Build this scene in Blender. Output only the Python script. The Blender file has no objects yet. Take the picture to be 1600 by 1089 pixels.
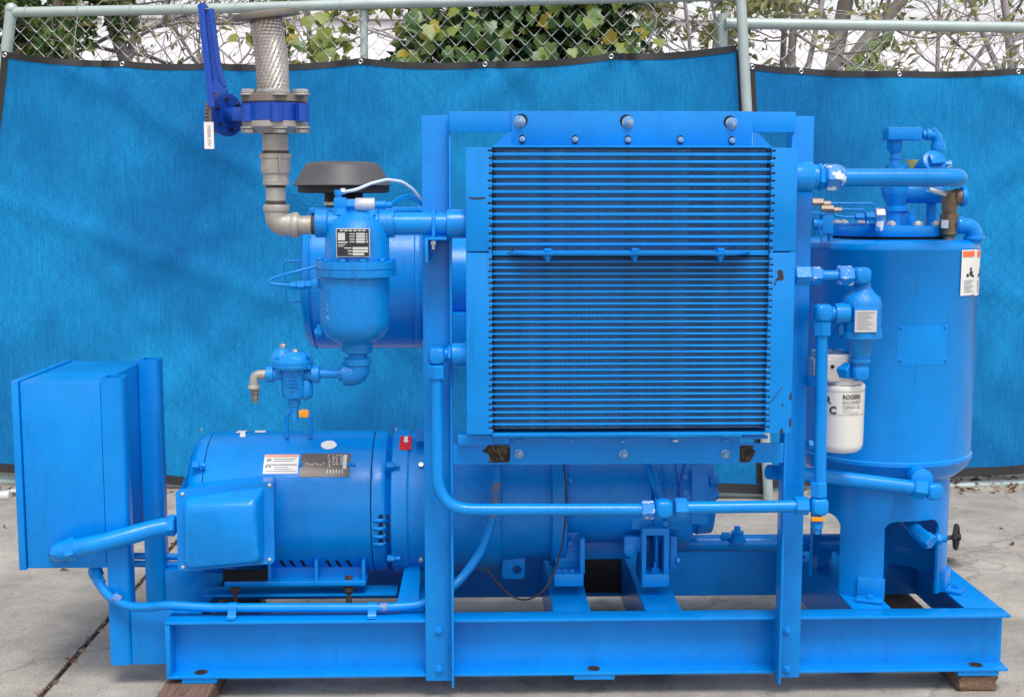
import bpy, bmesh, math, random
from mathutils import Vector, Matrix, Quaternion
R = math.radians
sc = bpy.context.scene
rnd = random.Random(7)

# ------------------------------------------------------------------ camera
F_PX, CAM_H, CAM_D = 2000.0, 1.25, 3.1
PITCH, YAW = math.atan((544.5 - 310) / F_PX), R(1.5)
cam_d = bpy.data.cameras.new('camera')
cam_d.sensor_width = 36.0
cam_d.lens = 36.0 * F_PX / 1600.0
cam_d.clip_start, cam_d.clip_end = 0.05, 500
cam = bpy.data.objects.new('camera', cam_d)
sc.collection.objects.link(cam)
cam.location = (0, -CAM_D, CAM_H)
cam.rotation_euler = (R(90) - PITCH, 0, -YAW)
sc.camera = cam

# ------------------------------------------------------------------ sky, sun, exposure
SUN_EL, SUN_AZ = R(60), R(168)      # azimuth clockwise from +Y (away from the camera)
world = bpy.data.worlds.new('World')
sc.world = world
world.use_nodes = True
wn, wl = world.node_tree.nodes, world.node_tree.links
bg = wn['Background']
sky = wn.new('ShaderNodeTexSky')
sky.sky_type = 'NISHITA'
sky.sun_disc = False
sky.sun_elevation = SUN_EL
sky.sun_rotation = SUN_AZ
sky.air_density, sky.dust_density, sky.ozone_density = 1.0, 2.0, 1.0
hs = wn.new('ShaderNodeHueSaturation')        # overcast: the cloud layer takes most colour out of the sky
hs.inputs['Saturation'].default_value = 0.15
hs.inputs['Value'].default_value = 1.0
wl.new(sky.outputs[0], hs.inputs['Color'])
wl.new(hs.outputs[0], bg.inputs['Color'])
bg.inputs['Strength'].default_value = 0.13
sun_d = bpy.data.lights.new('sun', 'SUN')
sun_d.energy = 1.5
sun_d.angle = R(22)
sun_d.color = (1.0, 0.96, 0.9)
sun = bpy.data.objects.new('sun', sun_d)
sc.collection.objects.link(sun)
to_sun = Vector((math.sin(SUN_AZ) * math.cos(SUN_EL), math.cos(SUN_AZ) * math.cos(SUN_EL), math.sin(SUN_EL)))
sun.rotation_euler = to_sun.to_track_quat('Z', 'Y').to_euler()
sun.location = to_sun * 20
sc.view_settings.view_transform = 'Standard'
sc.view_settings.look = 'None'
sc.view_settings.exposure = 0.60
sc.view_settings.gamma = 1.0
sc.view_settings.use_curve_mapping = False
sc.render.engine = 'CYCLES'
sc.cycles.use_denoising = True
sc.cycles.max_bounces = 8
sc.cycles.transparent_max_bounces = 8

# ------------------------------------------------------------------ measuring: a photograph pixel plus a real depth gives a point in metres
CAM = Vector(cam.location)
ROT = cam.rotation_euler.to_matrix()
FWD = ROT @ Vector((0, 0, -1))
def ray(px, py):
    return ROT @ Vector(((px - 800) / F_PX, (544.5 - py) / F_PX, -1))
def V(px, py, Y):
    d = ray(px, py)
    return CAM + d * ((Y + CAM_D) / d.y)
def K(px, py, Y):
    return (V(px, py, Y) - CAM).dot(FWD) / F_PX

# ------------------------------------------------------------------ materials
def mat(name, col, rough=0.5, metal=0.0, var=0.08, scale=6.0, bump=0.0, bscale=150.0, spec=0.5, coat=0.0, stretch=None, col2=None, c2=(0.45, 0.7), trans=0.0, grime=0.0):
    m = bpy.data.materials.new(name)
    m.use_nodes = True
    n, l = m.node_tree.nodes, m.node_tree.links
    b = n['Principled BSDF']
    b.inputs['Roughness'].default_value = rough
    b.inputs['Metallic'].default_value = metal
    b.inputs['Specular IOR Level'].default_value = spec
    b.inputs['Coat Weight'].default_value = coat
    b.inputs['Coat Roughness'].default_value = 0.15
    tc = n.new('ShaderNodeTexCoord')
    src = tc.outputs['Object']
    if stretch:
        mp = n.new('ShaderNodeMapping'); mp.inputs['Scale'].default_value = stretch
        l.new(src, mp.inputs[0]); src = mp.outputs[0]
    nz = n.new('ShaderNodeTexNoise'); nz.inputs['Scale'].default_value = scale
    nz.inputs['Detail'].default_value = 8; nz.inputs['Roughness'].default_value = 0.62
    l.new(src, nz.inputs['Vector'])
    rp = n.new('ShaderNodeValToRGB')
    if col2:
        rp.color_ramp.elements[0].position, rp.color_ramp.elements[1].position = c2
        rp.color_ramp.elements[0].color = (*col, 1); rp.color_ramp.elements[1].color = (*col2, 1)
    else:
        rp.color_ramp.elements[0].position, rp.color_ramp.elements[1].position = 0.3, 0.7
        rp.color_ramp.elements[0].color = (*[c * (1 - var) for c in col], 1)
        rp.color_ramp.elements[1].color = (*[min(1, c * (1 + var)) for c in col], 1)
    l.new(nz.outputs['Fac'], rp.inputs[0])
    cout = rp.outputs[0]
    if grime:
        def layer(sc_, lo, hi, c_, amt, src_=src, det=5):
            q = n.new('ShaderNodeTexNoise'); q.inputs['Scale'].default_value = sc_; q.inputs['Detail'].default_value = det; q.inputs['Roughness'].default_value = 0.65
            l.new(src_, q.inputs['Vector'])
            r_ = n.new('ShaderNodeMapRange'); r_.inputs['From Min'].default_value = lo; r_.inputs['From Max'].default_value = hi; r_.inputs['To Max'].default_value = amt
            l.new(q.outputs['Fac'], r_.inputs[0])
            x = n.new('ShaderNodeMix'); x.data_type = 'RGBA'; x.inputs[7].default_value = (*c_, 1)
            l.new(r_.outputs[0], x.inputs[0]); l.new(cout, x.inputs[6]); return x.outputs[2]
        pos = n.new('ShaderNodeNewGeometry').outputs['Position']
        cout = layer(2.3, 0.42, 0.75, tuple(c * 0.62 for c in col), 0.55 * grime, pos)          # broad uneven coats
        cout = layer(14, 0.52, 0.78, (0.008, 0.29, 0.72), 0.40 * grime, pos)                     # chalky, dusty film
        mp2 = n.new('ShaderNodeMapping'); mp2.inputs['Scale'].default_value = (1, 1, 0.12); l.new(pos, mp2.inputs[0])
        cout = layer(34, 0.58, 0.80, (0.006, 0.10, 0.34), 0.50 * grime, mp2.outputs[0])         # runs and drips
        cout = layer(150, 0.70, 0.74, (0.03, 0.035, 0.05), 0.75 * grime, pos, 2)                # specks and small chips
    l.new(cout, b.inputs['Base Color'])
    mr = n.new('ShaderNodeMapRange')
    mr.inputs['To Min'].default_value = max(0.02, rough - 0.09); mr.inputs['To Max'].default_value = min(1, rough + 0.12)
    l.new(nz.outputs['Fac'], mr.inputs[0]); l.new(mr.outputs[0], b.inputs['Roughness'])
    if bump:
        n2 = n.new('ShaderNodeTexNoise'); n2.inputs['Scale'].default_value = bscale; n2.inputs['Detail'].default_value = 3
        l.new(src, n2.inputs['Vector'])
        bp = n.new('ShaderNodeBump'); bp.inputs['Strength'].default_value = bump; bp.inputs['Distance'].default_value = 0.004
        l.new(n2.outputs['Fac'], bp.inputs['Height']); l.new(bp.outputs[0], b.inputs['Normal'])
    if trans:
        tr = n.new('ShaderNodeBsdfTranslucent'); mx = n.new('ShaderNodeMixShader'); mx.inputs[0].default_value = trans
        l.new(rp.outputs[0], tr.inputs['Color']); l.new(b.outputs[0], mx.inputs[1]); l.new(tr.outputs[0], mx.inputs[2])
        l.new(mx.outputs[0], n['Material Output'].inputs['Surface'])
    return m

M = {}
M['blue'] = mat('blue_machine_paint', (0.0003, 0.244, 0.75), 0.21, var=0.10, scale=5, bump=0.12, bscale=240, spec=0.33, grime=1.0)
M['cast'] = mat('blue_painted_casting', (0.0003, 0.244, 0.74), 0.27, var=0.14, scale=9, bump=0.40, bscale=230, spec=0.40, grime=1.2)
M['navy'] = mat('dark_blue_valve_paint', (0.003, 0.060, 0.41), 0.35, var=0.10, bump=0.2)
M['galv'] = mat('grey_galvanised_iron', (0.40, 0.38, 0.36), 0.5, 0.35, var=0.18, scale=30, bump=0.3)
M['flange'] = mat('tan_grey_flange_steel', (0.20, 0.172, 0.15), 0.6, 0.15, var=0.2, scale=25, bump=0.3)
M['steel'] = mat('bare_steel', (0.62, 0.62, 0.60), 0.3, 0.9, var=0.12, scale=40)
M['chip'] = mat('chipped_paint_nut', (0.004, 0.22, 0.72), 0.22, 0.0, scale=38, col2=(0.72, 0.75, 0.77), c2=(0.53, 0.60), spec=0.8)
M['thread'] = mat('rusty_thread', (0.085, 0.062, 0.052), 0.7, 0.3, var=0.4, scale=80, bump=0.5)
M['rust'] = mat('rust_patch', (0.022, 0.017, 0.014), 0.85, scale=90, col2=(0.16, 0.12, 0.07), c2=(0.5, 0.72), bump=0.6)
M['bolt'] = mat('rubbed_bolt_steel', (0.10, 0.30, 0.62), 0.25, 0.25, scale=60, col2=(0.38, 0.47, 0.56), c2=(0.45, 0.62), spec=0.7)
M['brass'] = mat('dull_brass', (0.22, 0.16, 0.10), 0.45, 0.6, var=0.3, scale=40)
M['copper'] = mat('brass_fitting', (0.40, 0.31, 0.25), 0.35, 0.7, var=0.2, scale=40)
M['cap'] = mat('dark_grey_plastic', (0.085, 0.08, 0.09), 0.5, var=0.15, bump=0.15)
M['black'] = mat('black_rubber', (0.012, 0.012, 0.014), 0.6)
M['dark'] = mat('black_gap', (0.008, 0.009, 0.012), 0.9)
M['white'] = mat('white_enamel', (0.78, 0.76, 0.72), 0.3, var=0.03)
M['paper'] = mat('white_label_paper', (0.80, 0.79, 0.78), 0.55, var=0.03)
M['ink'] = mat('black_ink', (0.025, 0.025, 0.03), 0.6)
M['grey_ink'] = mat('grey_ink', (0.30, 0.30, 0.32), 0.6)
M['orange_ink'] = mat('orange_ink', (0.85, 0.17, 0.05), 0.5)
M['red_ink'] = mat('red_ink', (0.70, 0.02, 0.03), 0.4)
M['plate'] = mat('engraved_dark_plate', (0.035, 0.035, 0.05), 0.35, 0.3, var=0.2)
M['bronze_plate'] = mat('worn_grey_plate', (0.13, 0.115, 0.11), 0.28, 0.6, var=0.2)
M['silver_ink'] = mat('silver_engraving', (0.62, 0.62, 0.60), 0.4, 0.2)
M['yellow'] = mat('orange_yellow_handle', (0.80, 0.30, 0.015), 0.4)
M['clear'] = mat('milky_tubing', (0.55, 0.70, 0.85), 0.2, var=0.05)
M['fin'] = mat('overpainted_cooling_fins', (0.032, 0.122, 0.31), 0.4, 0.1, var=0.6, scale=30)
M['alu'] = mat('cast_aluminium', (0.62, 0.60, 0.60), 0.38, 0.6, var=0.15, scale=30, bump=0.2)
M['braid_base'] = mat('hose_core', (0.22, 0.20, 0.19), 0.6, 0.3)
M['braid'] = mat('stainless_braid', (0.66, 0.61, 0.57), 0.33, 0.75, var=0.15, scale=50)
M['fence'] = mat('fence_galvanised_pipe', (0.42, 0.50, 0.49), 0.42, 0.25, var=0.10, scale=12)
M['wire'] = mat('chain_link_wire', (0.58, 0.60, 0.60), 0.4, 0.3, var=0.1)
M['wood'] = mat('weathered_block_wood', (0.17, 0.10, 0.068), 0.85, scale=10, stretch=(14, 1.2, 14), var=0.45, bump=0.5, bscale=40)
M['bark'] = mat('grey_brown_bark', (0.36, 0.31, 0.29), 0.85, scale=14, stretch=(1, 1, 0.25), var=0.4, bump=0.8, bscale=40)
M['twig'] = mat('dry_grey_twig', (0.40, 0.35, 0.37), 0.85, var=0.25)
M['hem'] = mat('black_hem_tape', (0.026, 0.026, 0.030), 0.7, var=0.2, bump=0.2)
M['wall'] = mat('pale_rendered_wall', (0.86, 0.84, 0.88), 0.8, scale=0.8, var=0.05, bump=0.1)
def leafmat(name, c, var=0.35, trans=0.3):
    return mat(name, c, 0.4, var=var, scale=7, trans=trans)
M['leaf_ivy'] = leafmat('ivy_leaf', (0.055, 0.115, 0.028), trans=0.2)
M['leaf_ivy2'] = leafmat('young_ivy_leaf', (0.19, 0.25, 0.035))
M['leaf_ivy3'] = leafmat('yellowing_ivy_leaf', (0.40, 0.34, 0.03))
M['leaf_dark'] = leafmat('dark_evergreen_leaf', (0.035, 0.075, 0.022), trans=0.15)
M['leaf_olive'] = leafmat('olive_leaf', (0.19, 0.19, 0.08))
M['leaf_dry'] = leafmat('dry_red_leaf', (0.26, 0.12, 0.075))

# ------------------------------------------------------------------ mesh building
def frame(axis):
    a = axis.normalized()
    h = Vector((0, 0, 1)) if abs(a.z) < 0.9 else Vector((1, 0, 0))
    u = a.cross(h).normalized()
    return a, u, u.cross(a).normalized() * -1
class MB:
    def __init__(s):
        s.v, s.f = [], []
    def add(s, vs, fs):
        o = len(s.v)
        s.v += [tuple(v) for v in vs]
        s.f += [tuple(i + o for i in f) for f in fs]
        return s
    def box(s, x0, x1, y0, y1, z0, z1, bev=0.0, mtx=None, segs=2):
        if x0 > x1: x0, x1 = x1, x0
        if y0 > y1: y0, y1 = y1, y0
        if z0 > z1: z0, z1 = z1, z0
        bev = min(bev, 0.45 * min(x1 - x0, y1 - y0, z1 - z0))
        bm = bmesh.new()
        bmesh.ops.create_cube(bm, size=1.0)
        for v in bm.verts:
            v.co = Vector(((x0 + x1) / 2 + v.co.x * (x1 - x0), (y0 + y1) / 2 + v.co.y * (y1 - y0), (z0 + z1) / 2 + v.co.z * (z1 - z0)))
        if bev > 0:
            bmesh.ops.bevel(bm, geom=bm.edges[:] , offset=bev, segments=segs, profile=0.6 if segs == 2 else 0.5, affect='EDGES')
        bm.verts.index_update()
        vs = [(mtx @ v.co) if mtx else v.co.copy() for v in bm.verts]
        s.add(vs, [[v.index for v in f.verts] for f in bm.faces])
        bm.free()
        return s
    def lathe(s, o, axis, prof, seg=32, a0=0.0):
        a, u, w = frame(Vector(axis))
        o = Vector(o)
        vs, rings = [], []
        for t, r in prof:
            if r <= 1e-6:
                rings.append([len(vs)]); vs.append(o + a * t)
            else:
                st = len(vs)
                for i in range(seg):
                    th = a0 + 2 * math.pi * i / seg
                    vs.append(o + a * t + (u * math.cos(th) + w * math.sin(th)) * r)
                rings.append(list(range(st, st + seg)))
        fs = []
        for A_, B_ in zip(rings, rings[1:]):
            for i in range(seg):
                j = (i + 1) % seg
                if len(A_) == 1 and len(B_) == 1: continue
                if len(A_) == 1: fs.append((A_[0], B_[i], B_[j]))
                elif len(B_) == 1: fs.append((A_[i], A_[j], B_[0]))
                else: fs.append((A_[i], A_[j], B_[j], B_[i]))
        if len(rings[0]) > 1: fs.append(tuple(rings[0]))
        if len(rings[-1]) > 1: fs.append(tuple(reversed(rings[-1])))
        return s.add(vs, fs)
    def cyl(s, p0, p1, r, seg=24, bev=0.0, r1=None, a0=0.0):
        p0, p1 = Vector(p0), Vector(p1)
        L = (p1 - p0).length
        r1 = r if r1 is None else r1
        b = min(bev, L * 0.4, r * 0.6)
        if b > 0:
            pr = [(0, r - b), (b * 0.3, r - b * 0.3), (b, r), (L - b, r1), (L - b * 0.3, r1 - b * 0.3), (L, r1 - b)]
        else:
            pr = [(0, r), (L, r1)]
        return s.lathe(p0, p1 - p0, pr, seg, a0)
    def hexa(s, p0, p1, r, a0=0.0):
        p0, p1 = Vector(p0), Vector(p1)
        L = (p1 - p0).length; b = min(r * 0.13, L * 0.3)
        return s.lathe(p0, p1 - p0, [(0, r - b), (b, r), (L - b, r), (L, r - b)], 6, a0)
    def tube(s, pts, r, bend=0.0, seg=14, caps=True, r1=None):
        pts = [Vector(p) for p in pts]
        path = [pts[0]]
        for i in range(1, len(pts) - 1):
            a, b, c = pts[i - 1], pts[i], pts[i + 1]
            d0, d1 = (a - b), (c - b)
            ang = d0.angle(d1, math.pi)
            if bend > 0 and ang < math.pi - 0.02:
                t = min(bend / math.tan(ang / 2), d0.length * 0.49, d1.length * 0.49)
                q0, q1 = b + d0.normalized() * t, b + d1.normalized() * t
                for k in range(9):
                    q = k / 8
                    path.append(q0.lerp(b, q).lerp(b.lerp(q1, q), q))
            else:
                path.append(b)
        path.append(pts[-1])
        vs, fs, pu = [], [], None
        n = len(path)
        for i, p in enumerate(path):
            t = (path[min(i + 1, n - 1)] - path[max(i - 1, 0)]).normalized()
            if pu is None: _, pu, _ = frame(t)
            pu = (pu - t * pu.dot(t)).normalized()
            w = t.cross(pu)
            rr = r if r1 is None else r + (r1 - r) * i / (n - 1)
            for k in range(seg):
                th = 2 * math.pi * k / seg
                vs.append(p + (pu * math.cos(th) + w * math.sin(th)) * rr)
        for i in range(n - 1):
            for k in range(seg):
                j = (k + 1) % seg
                fs.append((i * seg + k, i * seg + j, (i + 1) * seg + j, (i + 1) * seg + k))
        if caps:
            fs.append(tuple(reversed(range(seg)))); fs.append(tuple(range((n - 1) * seg, n * seg)))
        return s.add(vs, fs)
    def prism(s, pts, d):
        """closed outline of 3D points pushed along d"""
        n = len(pts); d = Vector(d)
        vs = [Vector(p) for p in pts] + [Vector(p) + d for p in pts]
        fs = [tuple(range(n)), tuple(reversed(range(n, 2 * n)))]
        fs += [(i, i + n, (i + 1) % n + n, (i + 1) % n) for i in range(n)]
        return s.add(vs, fs)
    def sphere(s, c, r, seg=16, sz=1.0):
        pr = [(-r * math.cos(math.pi * i / 8) * sz, r * math.sin(math.pi * i / 8)) for i in range(9)]
        pr[0] = (pr[0][0], 0); pr[-1] = (pr[-1][0], 0)
        return s.lathe(c, (0, 0, 1), pr, seg)
    def mesh(s, name, m, smooth=True, fix=True):
        me = bpy.data.meshes.new(name)
        me.from_pydata(s.v, [], s.f)
        if fix:
            bm = bmesh.new(); bm.from_mesh(me)
            bmesh.ops.recalc_face_normals(bm, faces=bm.faces[:])
            bm.to_mesh(me); bm.free()
        me.materials.append(M[m] if isinstance(m, str) else m)
        if smooth:
            me.shade_smooth(); me.set_sharp_from_angle(angle=R(38))
        me.update()
        return me
    def build(s, name, m, parent=None, label=None, smooth=True, fix=True, kind=None):
        return put(name, s.mesh(name, m, smooth, fix), parent, label, kind)
def put(name, me, parent=None, label=None, kind=None, mtx=None):
    o = bpy.data.objects.new(name, me)
    sc.collection.objects.link(o)
    if mtx is not None: o.matrix_basis = mtx
    if parent is not None:
        o.parent = parent
        if parent.type == 'EMPTY':
            o.matrix_basis = Matrix.Translation(-parent.location) @ o.matrix_basis
    if label: o['label'] = label
    if kind: o['kind'] = kind
    return o
def tag(o, label, cat, group=None):
    o['label'] = label; o['category'] = cat
    if group: o['group'] = group
    return o
def empty(name, loc):
    o = bpy.data.objects.new(name, None); sc.collection.objects.link(o)
    o.location = loc; o.empty_display_size = 0.1
    return o

# shapes laid out with photograph measures (px) at a stated depth Y
def bx(mb, x0, y0, x1, y1, Y0, Y1, bev=0.003):
    ym, xm = (y0 + y1) / 2, (x0 + x1) / 2
    return mb.box(V(x0, ym, Y0).x, V(x1, ym, Y0).x, Y0, Y1, V(xm, y0, Y0).z, V(xm, y1, Y0).z, bev)
def LX(mb, prof, yc, Y, seg=32, a0=0.0):
    xm = (prof[0][0] + prof[-1][0]) / 2
    o = V(xm, yc, Y); k = K(xm, yc, Y)
    return mb.lathe(o, (1, 0, 0), [((p - xm) * k, r * k) for p, r in prof], seg, a0)
def LZ(mb, prof, xc, Y, seg=32, a0=0.0):
    ym = (prof[0][0] + prof[-1][0]) / 2
    o = V(xc, ym, Y); k = K(xc, ym, Y)
    return mb.lathe(o, (0, 0, -1), [((p - ym) * k, r * k) for p, r in prof], seg, a0)
def LY(mb, xc, yc, Y, prof, seg=20, a0=0.0):
    k = K(xc, yc, Y)
    return mb.lathe(V(xc, yc, Y), (0, 1, 0), [(t, r * k) for t, r in prof], seg, a0)
def TB(mb, pts, rpx, bend=0.0, seg=14, **kw):
    p = pts[len(pts) // 2]
    return mb.tube([V(*q) for q in pts], rpx * K(*p), bend, seg, **kw)
def rounded_rect(x0, x1, z0, z1, r, n=5):
    out = []
    for cx, cz, a in ((x1 - r, z1 - r, 0), (x0 + r, z1 - r, 90), (x0 + r, z0 + r, 180), (x1 - r, z0 + r, 270)):
        for i in range(n + 1):
            t = R(a + 90 * i / n)
            out.append((cx + r * math.cos(t), cz + r * math.sin(t)))
    return out
def hit_x(px, py, Yc, zc, r):
    """where a sight line meets a lying cylinder (axis X): x and angle up from the front"""
    d = ray(px, py)
    oy, oz = CAM.y - Yc, CAM.z - zc
    a, b, c = d.y ** 2 + d.z ** 2, 2 * (oy * d.y + oz * d.z), oy * oy + oz * oz - r * r
    t = (-b - math.sqrt(max(0, b * b - 4 * a * c))) / (2 * a)
    p = CAM + d * t
    return p.x, math.atan2(p.z - zc, -(p.y - Yc))
def hit_z(px, py, Xc, Yc, r):
    d = ray(px, py)
    ox, oy = CAM.x - Xc, CAM.y - Yc
    a, b, c = d.x ** 2 + d.y ** 2, 2 * (ox * d.x + oy * d.y), ox * ox + oy * oy - r * r
    t = (-b - math.sqrt(max(0, b * b - 4 * a * c))) / (2 * a)
    p = CAM + d * t
    return math.atan2(p.x - Xc, -(p.y - Yc)), p.z
def patch_x(mb, Yc, zc, r, x0, x1, a0, a1, th=0.001, n=8):
    vs, fs = [], []
    for i in range(n + 1):
        a = a0 + (a1 - a0) * i / n
        for x in (x0, x1):
            vs.append((x, Yc - math.cos(a) * (r + th), zc + math.sin(a) * (r + th)))
    for i in range(n): fs.append((2 * i, 2 * i + 1, 2 * i + 3, 2 * i + 2))
    return mb.add(vs, fs)
def patch_z(mb, Xc, Yc, r, a0, a1, z0, z1, th=0.001, n=10):
    vs, fs = [], []
    for i in range(n + 1):
        a = a0 + (a1 - a0) * i / n
        for z in (z0, z1):
            vs.append((Xc + math.sin(a) * (r + th), Yc - math.cos(a) * (r + th), z))
    for i in range(n): fs.append((2 * i, 2 * i + 1, 2 * i + 3, 2 * i + 2))
    return mb.add(vs, fs)
def text_geo(s, size, align='LEFT', bold=0.0):
    cu = bpy.data.curves.new('lettering', 'FONT')
    cu.body = s; cu.size = size; cu.align_x = align; cu.offset = bold; cu.resolution_u = 3
    ob = bpy.data.objects.new('lettering', cu)
    me = bpy.data.meshes.new_from_object(ob)
    vs = [v.co.copy() for v in me.vertices]; fs = [tuple(p.vertices) for p in me.polygons]
    bpy.data.objects.remove(ob); bpy.data.meshes.remove(me); bpy.data.curves.remove(cu)
    return vs, fs
def bolt_mesh(name, r, h, m, washer=True):
    b = MB()
    if washer: b.cyl((0, 0, 0), (0, -0.003, 0), r * 1.35, 20, 0.0008)
    b.hexa((0, -0.002 if washer else 0, 0), (0, -h, 0), r, 0.2)
    b.cyl((0, -h, 0), (0, -h - 0.003, 0), r * 0.5, 12, 0.001)
    return b.mesh(name, m)
# ================================================================== the setting: ground
ZT = V(800, 967, 0).z            # top of the skid beams
ZB = V(800, 1056, 0).z           # underside of the skid beams
XL, XR = V(258, 1005, 0).x, V(1580, 960, 0).x
YB = 0.70                        # back edge of the skid

def ground_mat(name, c0, c1, dark):
    m = bpy.data.materials.new(name); m.use_nodes = True
    n, l = m.node_tree.nodes, m.node_tree.links
    b = n['Principled BSDF']; b.inputs['Roughness'].default_value = 0.85
    tc = n.new('ShaderNodeNewGeometry')
    def nz(scale, det=6, rough=0.6):
        t = n.new('ShaderNodeTexNoise'); t.inputs['Scale'].default_value = scale; t.inputs['Detail'].default_value = det; t.inputs['Roughness'].default_value = rough
        l.new(tc.outputs['Position'], t.inputs['Vector']); return t
    def ramp(src, a, ca, b_, cb):
        r = n.new('ShaderNodeValToRGB'); r.color_ramp.elements[0].position, r.color_ramp.elements[1].position = a, b_
        r.color_ramp.elements[0].color, r.color_ramp.elements[1].color = (*ca, 1), (*cb, 1)
        l.new(src, r.inputs[0]); return r
    def mix(f, a, b_, mode='MIX'):
        x = n.new('ShaderNodeMix'); x.data_type = 'RGBA'; x.blend_type = mode
        if isinstance(f, float): x.inputs[0].default_value = f
        else: l.new(f, x.inputs[0])
        l.new(a, x.inputs[6]); l.new(b_, x.inputs[7]); return x.outputs[2]
    base = ramp(nz(1.3).outputs[0], 0.3, c0, 0.7, c1)
    blot = ramp(nz(5.0, 8, 0.7).outputs[0], 0.36, (0.56, 0.55, 0.54), 0.62, (1.04, 1.03, 1.0))
    c = mix(0.75, base.outputs[0], blot.outputs[0], 'MULTIPLY')
    grit = ramp(nz(160, 3, 0.8).outputs[0], 0.3, (0.52, 0.52, 0.52), 0.68, (1.26, 1.24, 1.20))
    c = mix(0.8, c, grit.outputs[0], 'MULTIPLY')
    spot = ramp(nz(26.0, 4, 0.5).outputs[0], 0.66, (0, 0, 0), 0.74, (1, 1, 1))
    dk = n.new('ShaderNodeRGB'); dk.outputs[0].default_value = (*dark, 1)
    mm = n.new('ShaderNodeMath'); mm.operation = 'MULTIPLY'; mm.inputs[1].default_value = 0.55
    l.new(spot.outputs[0], mm.inputs[0])
    c = mix(mm.outputs[0], c, dk.outputs[0])
    # hairline cracks
    vo = n.new('ShaderNodeTexVoronoi'); vo.feature = 'DISTANCE_TO_EDGE'; vo.inputs['Scale'].default_value = 0.42
    wob = nz(3.0, 5, 0.6)
    ad = n.new('ShaderNodeMix'); ad.data_type = 'RGBA'; ad.blend_type = 'ADD'; ad.inputs[0].default_value = 0.6
    l.new(tc.outputs['Position'], ad.inputs[6]); l.new(wob.outputs[1], ad.inputs[7]); l.new(ad.outputs[2], vo.inputs['Vector'])
    cr = ramp(vo.outputs[0], 0.0, (1, 1, 1), 0.006, (0, 0, 0))
    m3 = n.new('ShaderNodeMath'); m3.operation = 'MULTIPLY'; m3.inputs[1].default_value = 0.45; l.new(cr.outputs[0], m3.inputs[0])
    c = mix(m3.outputs[0], c, dk.outputs[0])
    l.new(c, b.inputs['Base Color'])
    bp = n.new('ShaderNodeBump'); bp.inputs['Strength'].default_value = 0.5; bp.inputs['Distance'].default_value = 0.003
    l.new(nz(140, 4, 0.7).outputs[0], bp.inputs['Height']); l.new(bp.outputs[0], b.inputs['Normal'])
    return m
M['concrete'] = ground_mat('worn_concrete', (0.37, 0.342, 0.31), (0.48, 0.447, 0.41), (0.09, 0.075, 0.065))
M['soil'] = ground_mat('joint_dirt', (0.07, 0.045, 0.035), (0.13, 0.085, 0.06), (0.02, 0.015, 0.012))
g = MB().box(-120, 120, -60, 180, -0.30, -0.012).build('ground', 'soil', kind='structure', smooth=False)
g['label'] = 'beige concrete yard'
XJ = V(75, 1089, 0.1).x
joints_x = [XJ - 9.0, XJ - 4.5, XJ, XJ + 4.6, XJ + 9.0]
joints_y = [-6.0, -1.6, 3.3]
for xa, xb in zip(joints_x, joints_x[1:]):
    for ya, yb in zip(joints_y, joints_y[1:]):
        MB().box(xa + 0.008, xb - 0.008, ya + 0.008, yb - 0.008, -0.012, 0.0, 0.004).build('slab', 'concrete', g)
MB().box(joints_x[0], joints_x[-1], 3.31, 30, -0.012, -0.004).build('earth_strip', 'soil', g)

# oil and damp stains with painted contact shade, under and beside the skid
def stain_shade_mat():
    m = bpy.data.materials.new('oil_stain_shade'); m.use_nodes = True
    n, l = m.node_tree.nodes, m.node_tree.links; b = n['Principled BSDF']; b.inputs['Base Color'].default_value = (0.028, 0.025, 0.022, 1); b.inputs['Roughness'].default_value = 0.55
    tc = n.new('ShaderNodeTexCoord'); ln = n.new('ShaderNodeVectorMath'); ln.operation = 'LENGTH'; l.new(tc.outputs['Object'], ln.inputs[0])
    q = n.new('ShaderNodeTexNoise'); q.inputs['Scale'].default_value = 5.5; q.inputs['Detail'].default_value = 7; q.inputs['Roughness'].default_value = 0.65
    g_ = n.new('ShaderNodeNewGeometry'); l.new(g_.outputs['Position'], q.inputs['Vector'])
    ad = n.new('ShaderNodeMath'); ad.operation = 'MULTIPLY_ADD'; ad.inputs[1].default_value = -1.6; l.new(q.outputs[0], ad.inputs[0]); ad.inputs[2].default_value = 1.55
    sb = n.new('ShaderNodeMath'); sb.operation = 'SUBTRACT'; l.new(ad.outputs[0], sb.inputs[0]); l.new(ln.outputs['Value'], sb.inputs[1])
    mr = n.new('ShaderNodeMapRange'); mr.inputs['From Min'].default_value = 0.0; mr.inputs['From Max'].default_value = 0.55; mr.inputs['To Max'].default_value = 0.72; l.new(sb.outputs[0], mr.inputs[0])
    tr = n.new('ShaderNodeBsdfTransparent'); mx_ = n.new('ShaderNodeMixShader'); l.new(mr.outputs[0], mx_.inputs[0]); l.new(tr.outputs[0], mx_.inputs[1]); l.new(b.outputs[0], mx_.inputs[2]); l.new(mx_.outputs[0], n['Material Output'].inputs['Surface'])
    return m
M['stain_shade'] = stain_shade_mat()
st = MB().add([(-1.2, -1.2, 0), (1.2, -1.2, 0), (1.2, 1.2, 0), (-1.2, 1.2, 0)], [(0, 1, 2, 3)]).mesh('stain_shade', 'stain_shade', fix=False)
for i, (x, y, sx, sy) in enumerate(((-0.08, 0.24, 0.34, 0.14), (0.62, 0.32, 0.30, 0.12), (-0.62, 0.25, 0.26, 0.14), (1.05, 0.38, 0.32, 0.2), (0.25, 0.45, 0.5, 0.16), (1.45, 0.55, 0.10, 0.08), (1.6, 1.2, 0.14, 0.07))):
    put('stain_shade', st, g, mtx=Matrix.Translation((x, y, 0.003 + i * 0.0005)) @ Matrix.Rotation(i * 0.3, 4, 'Z') @ Matrix.Diagonal((sx, sy, 1, 1)))

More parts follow.
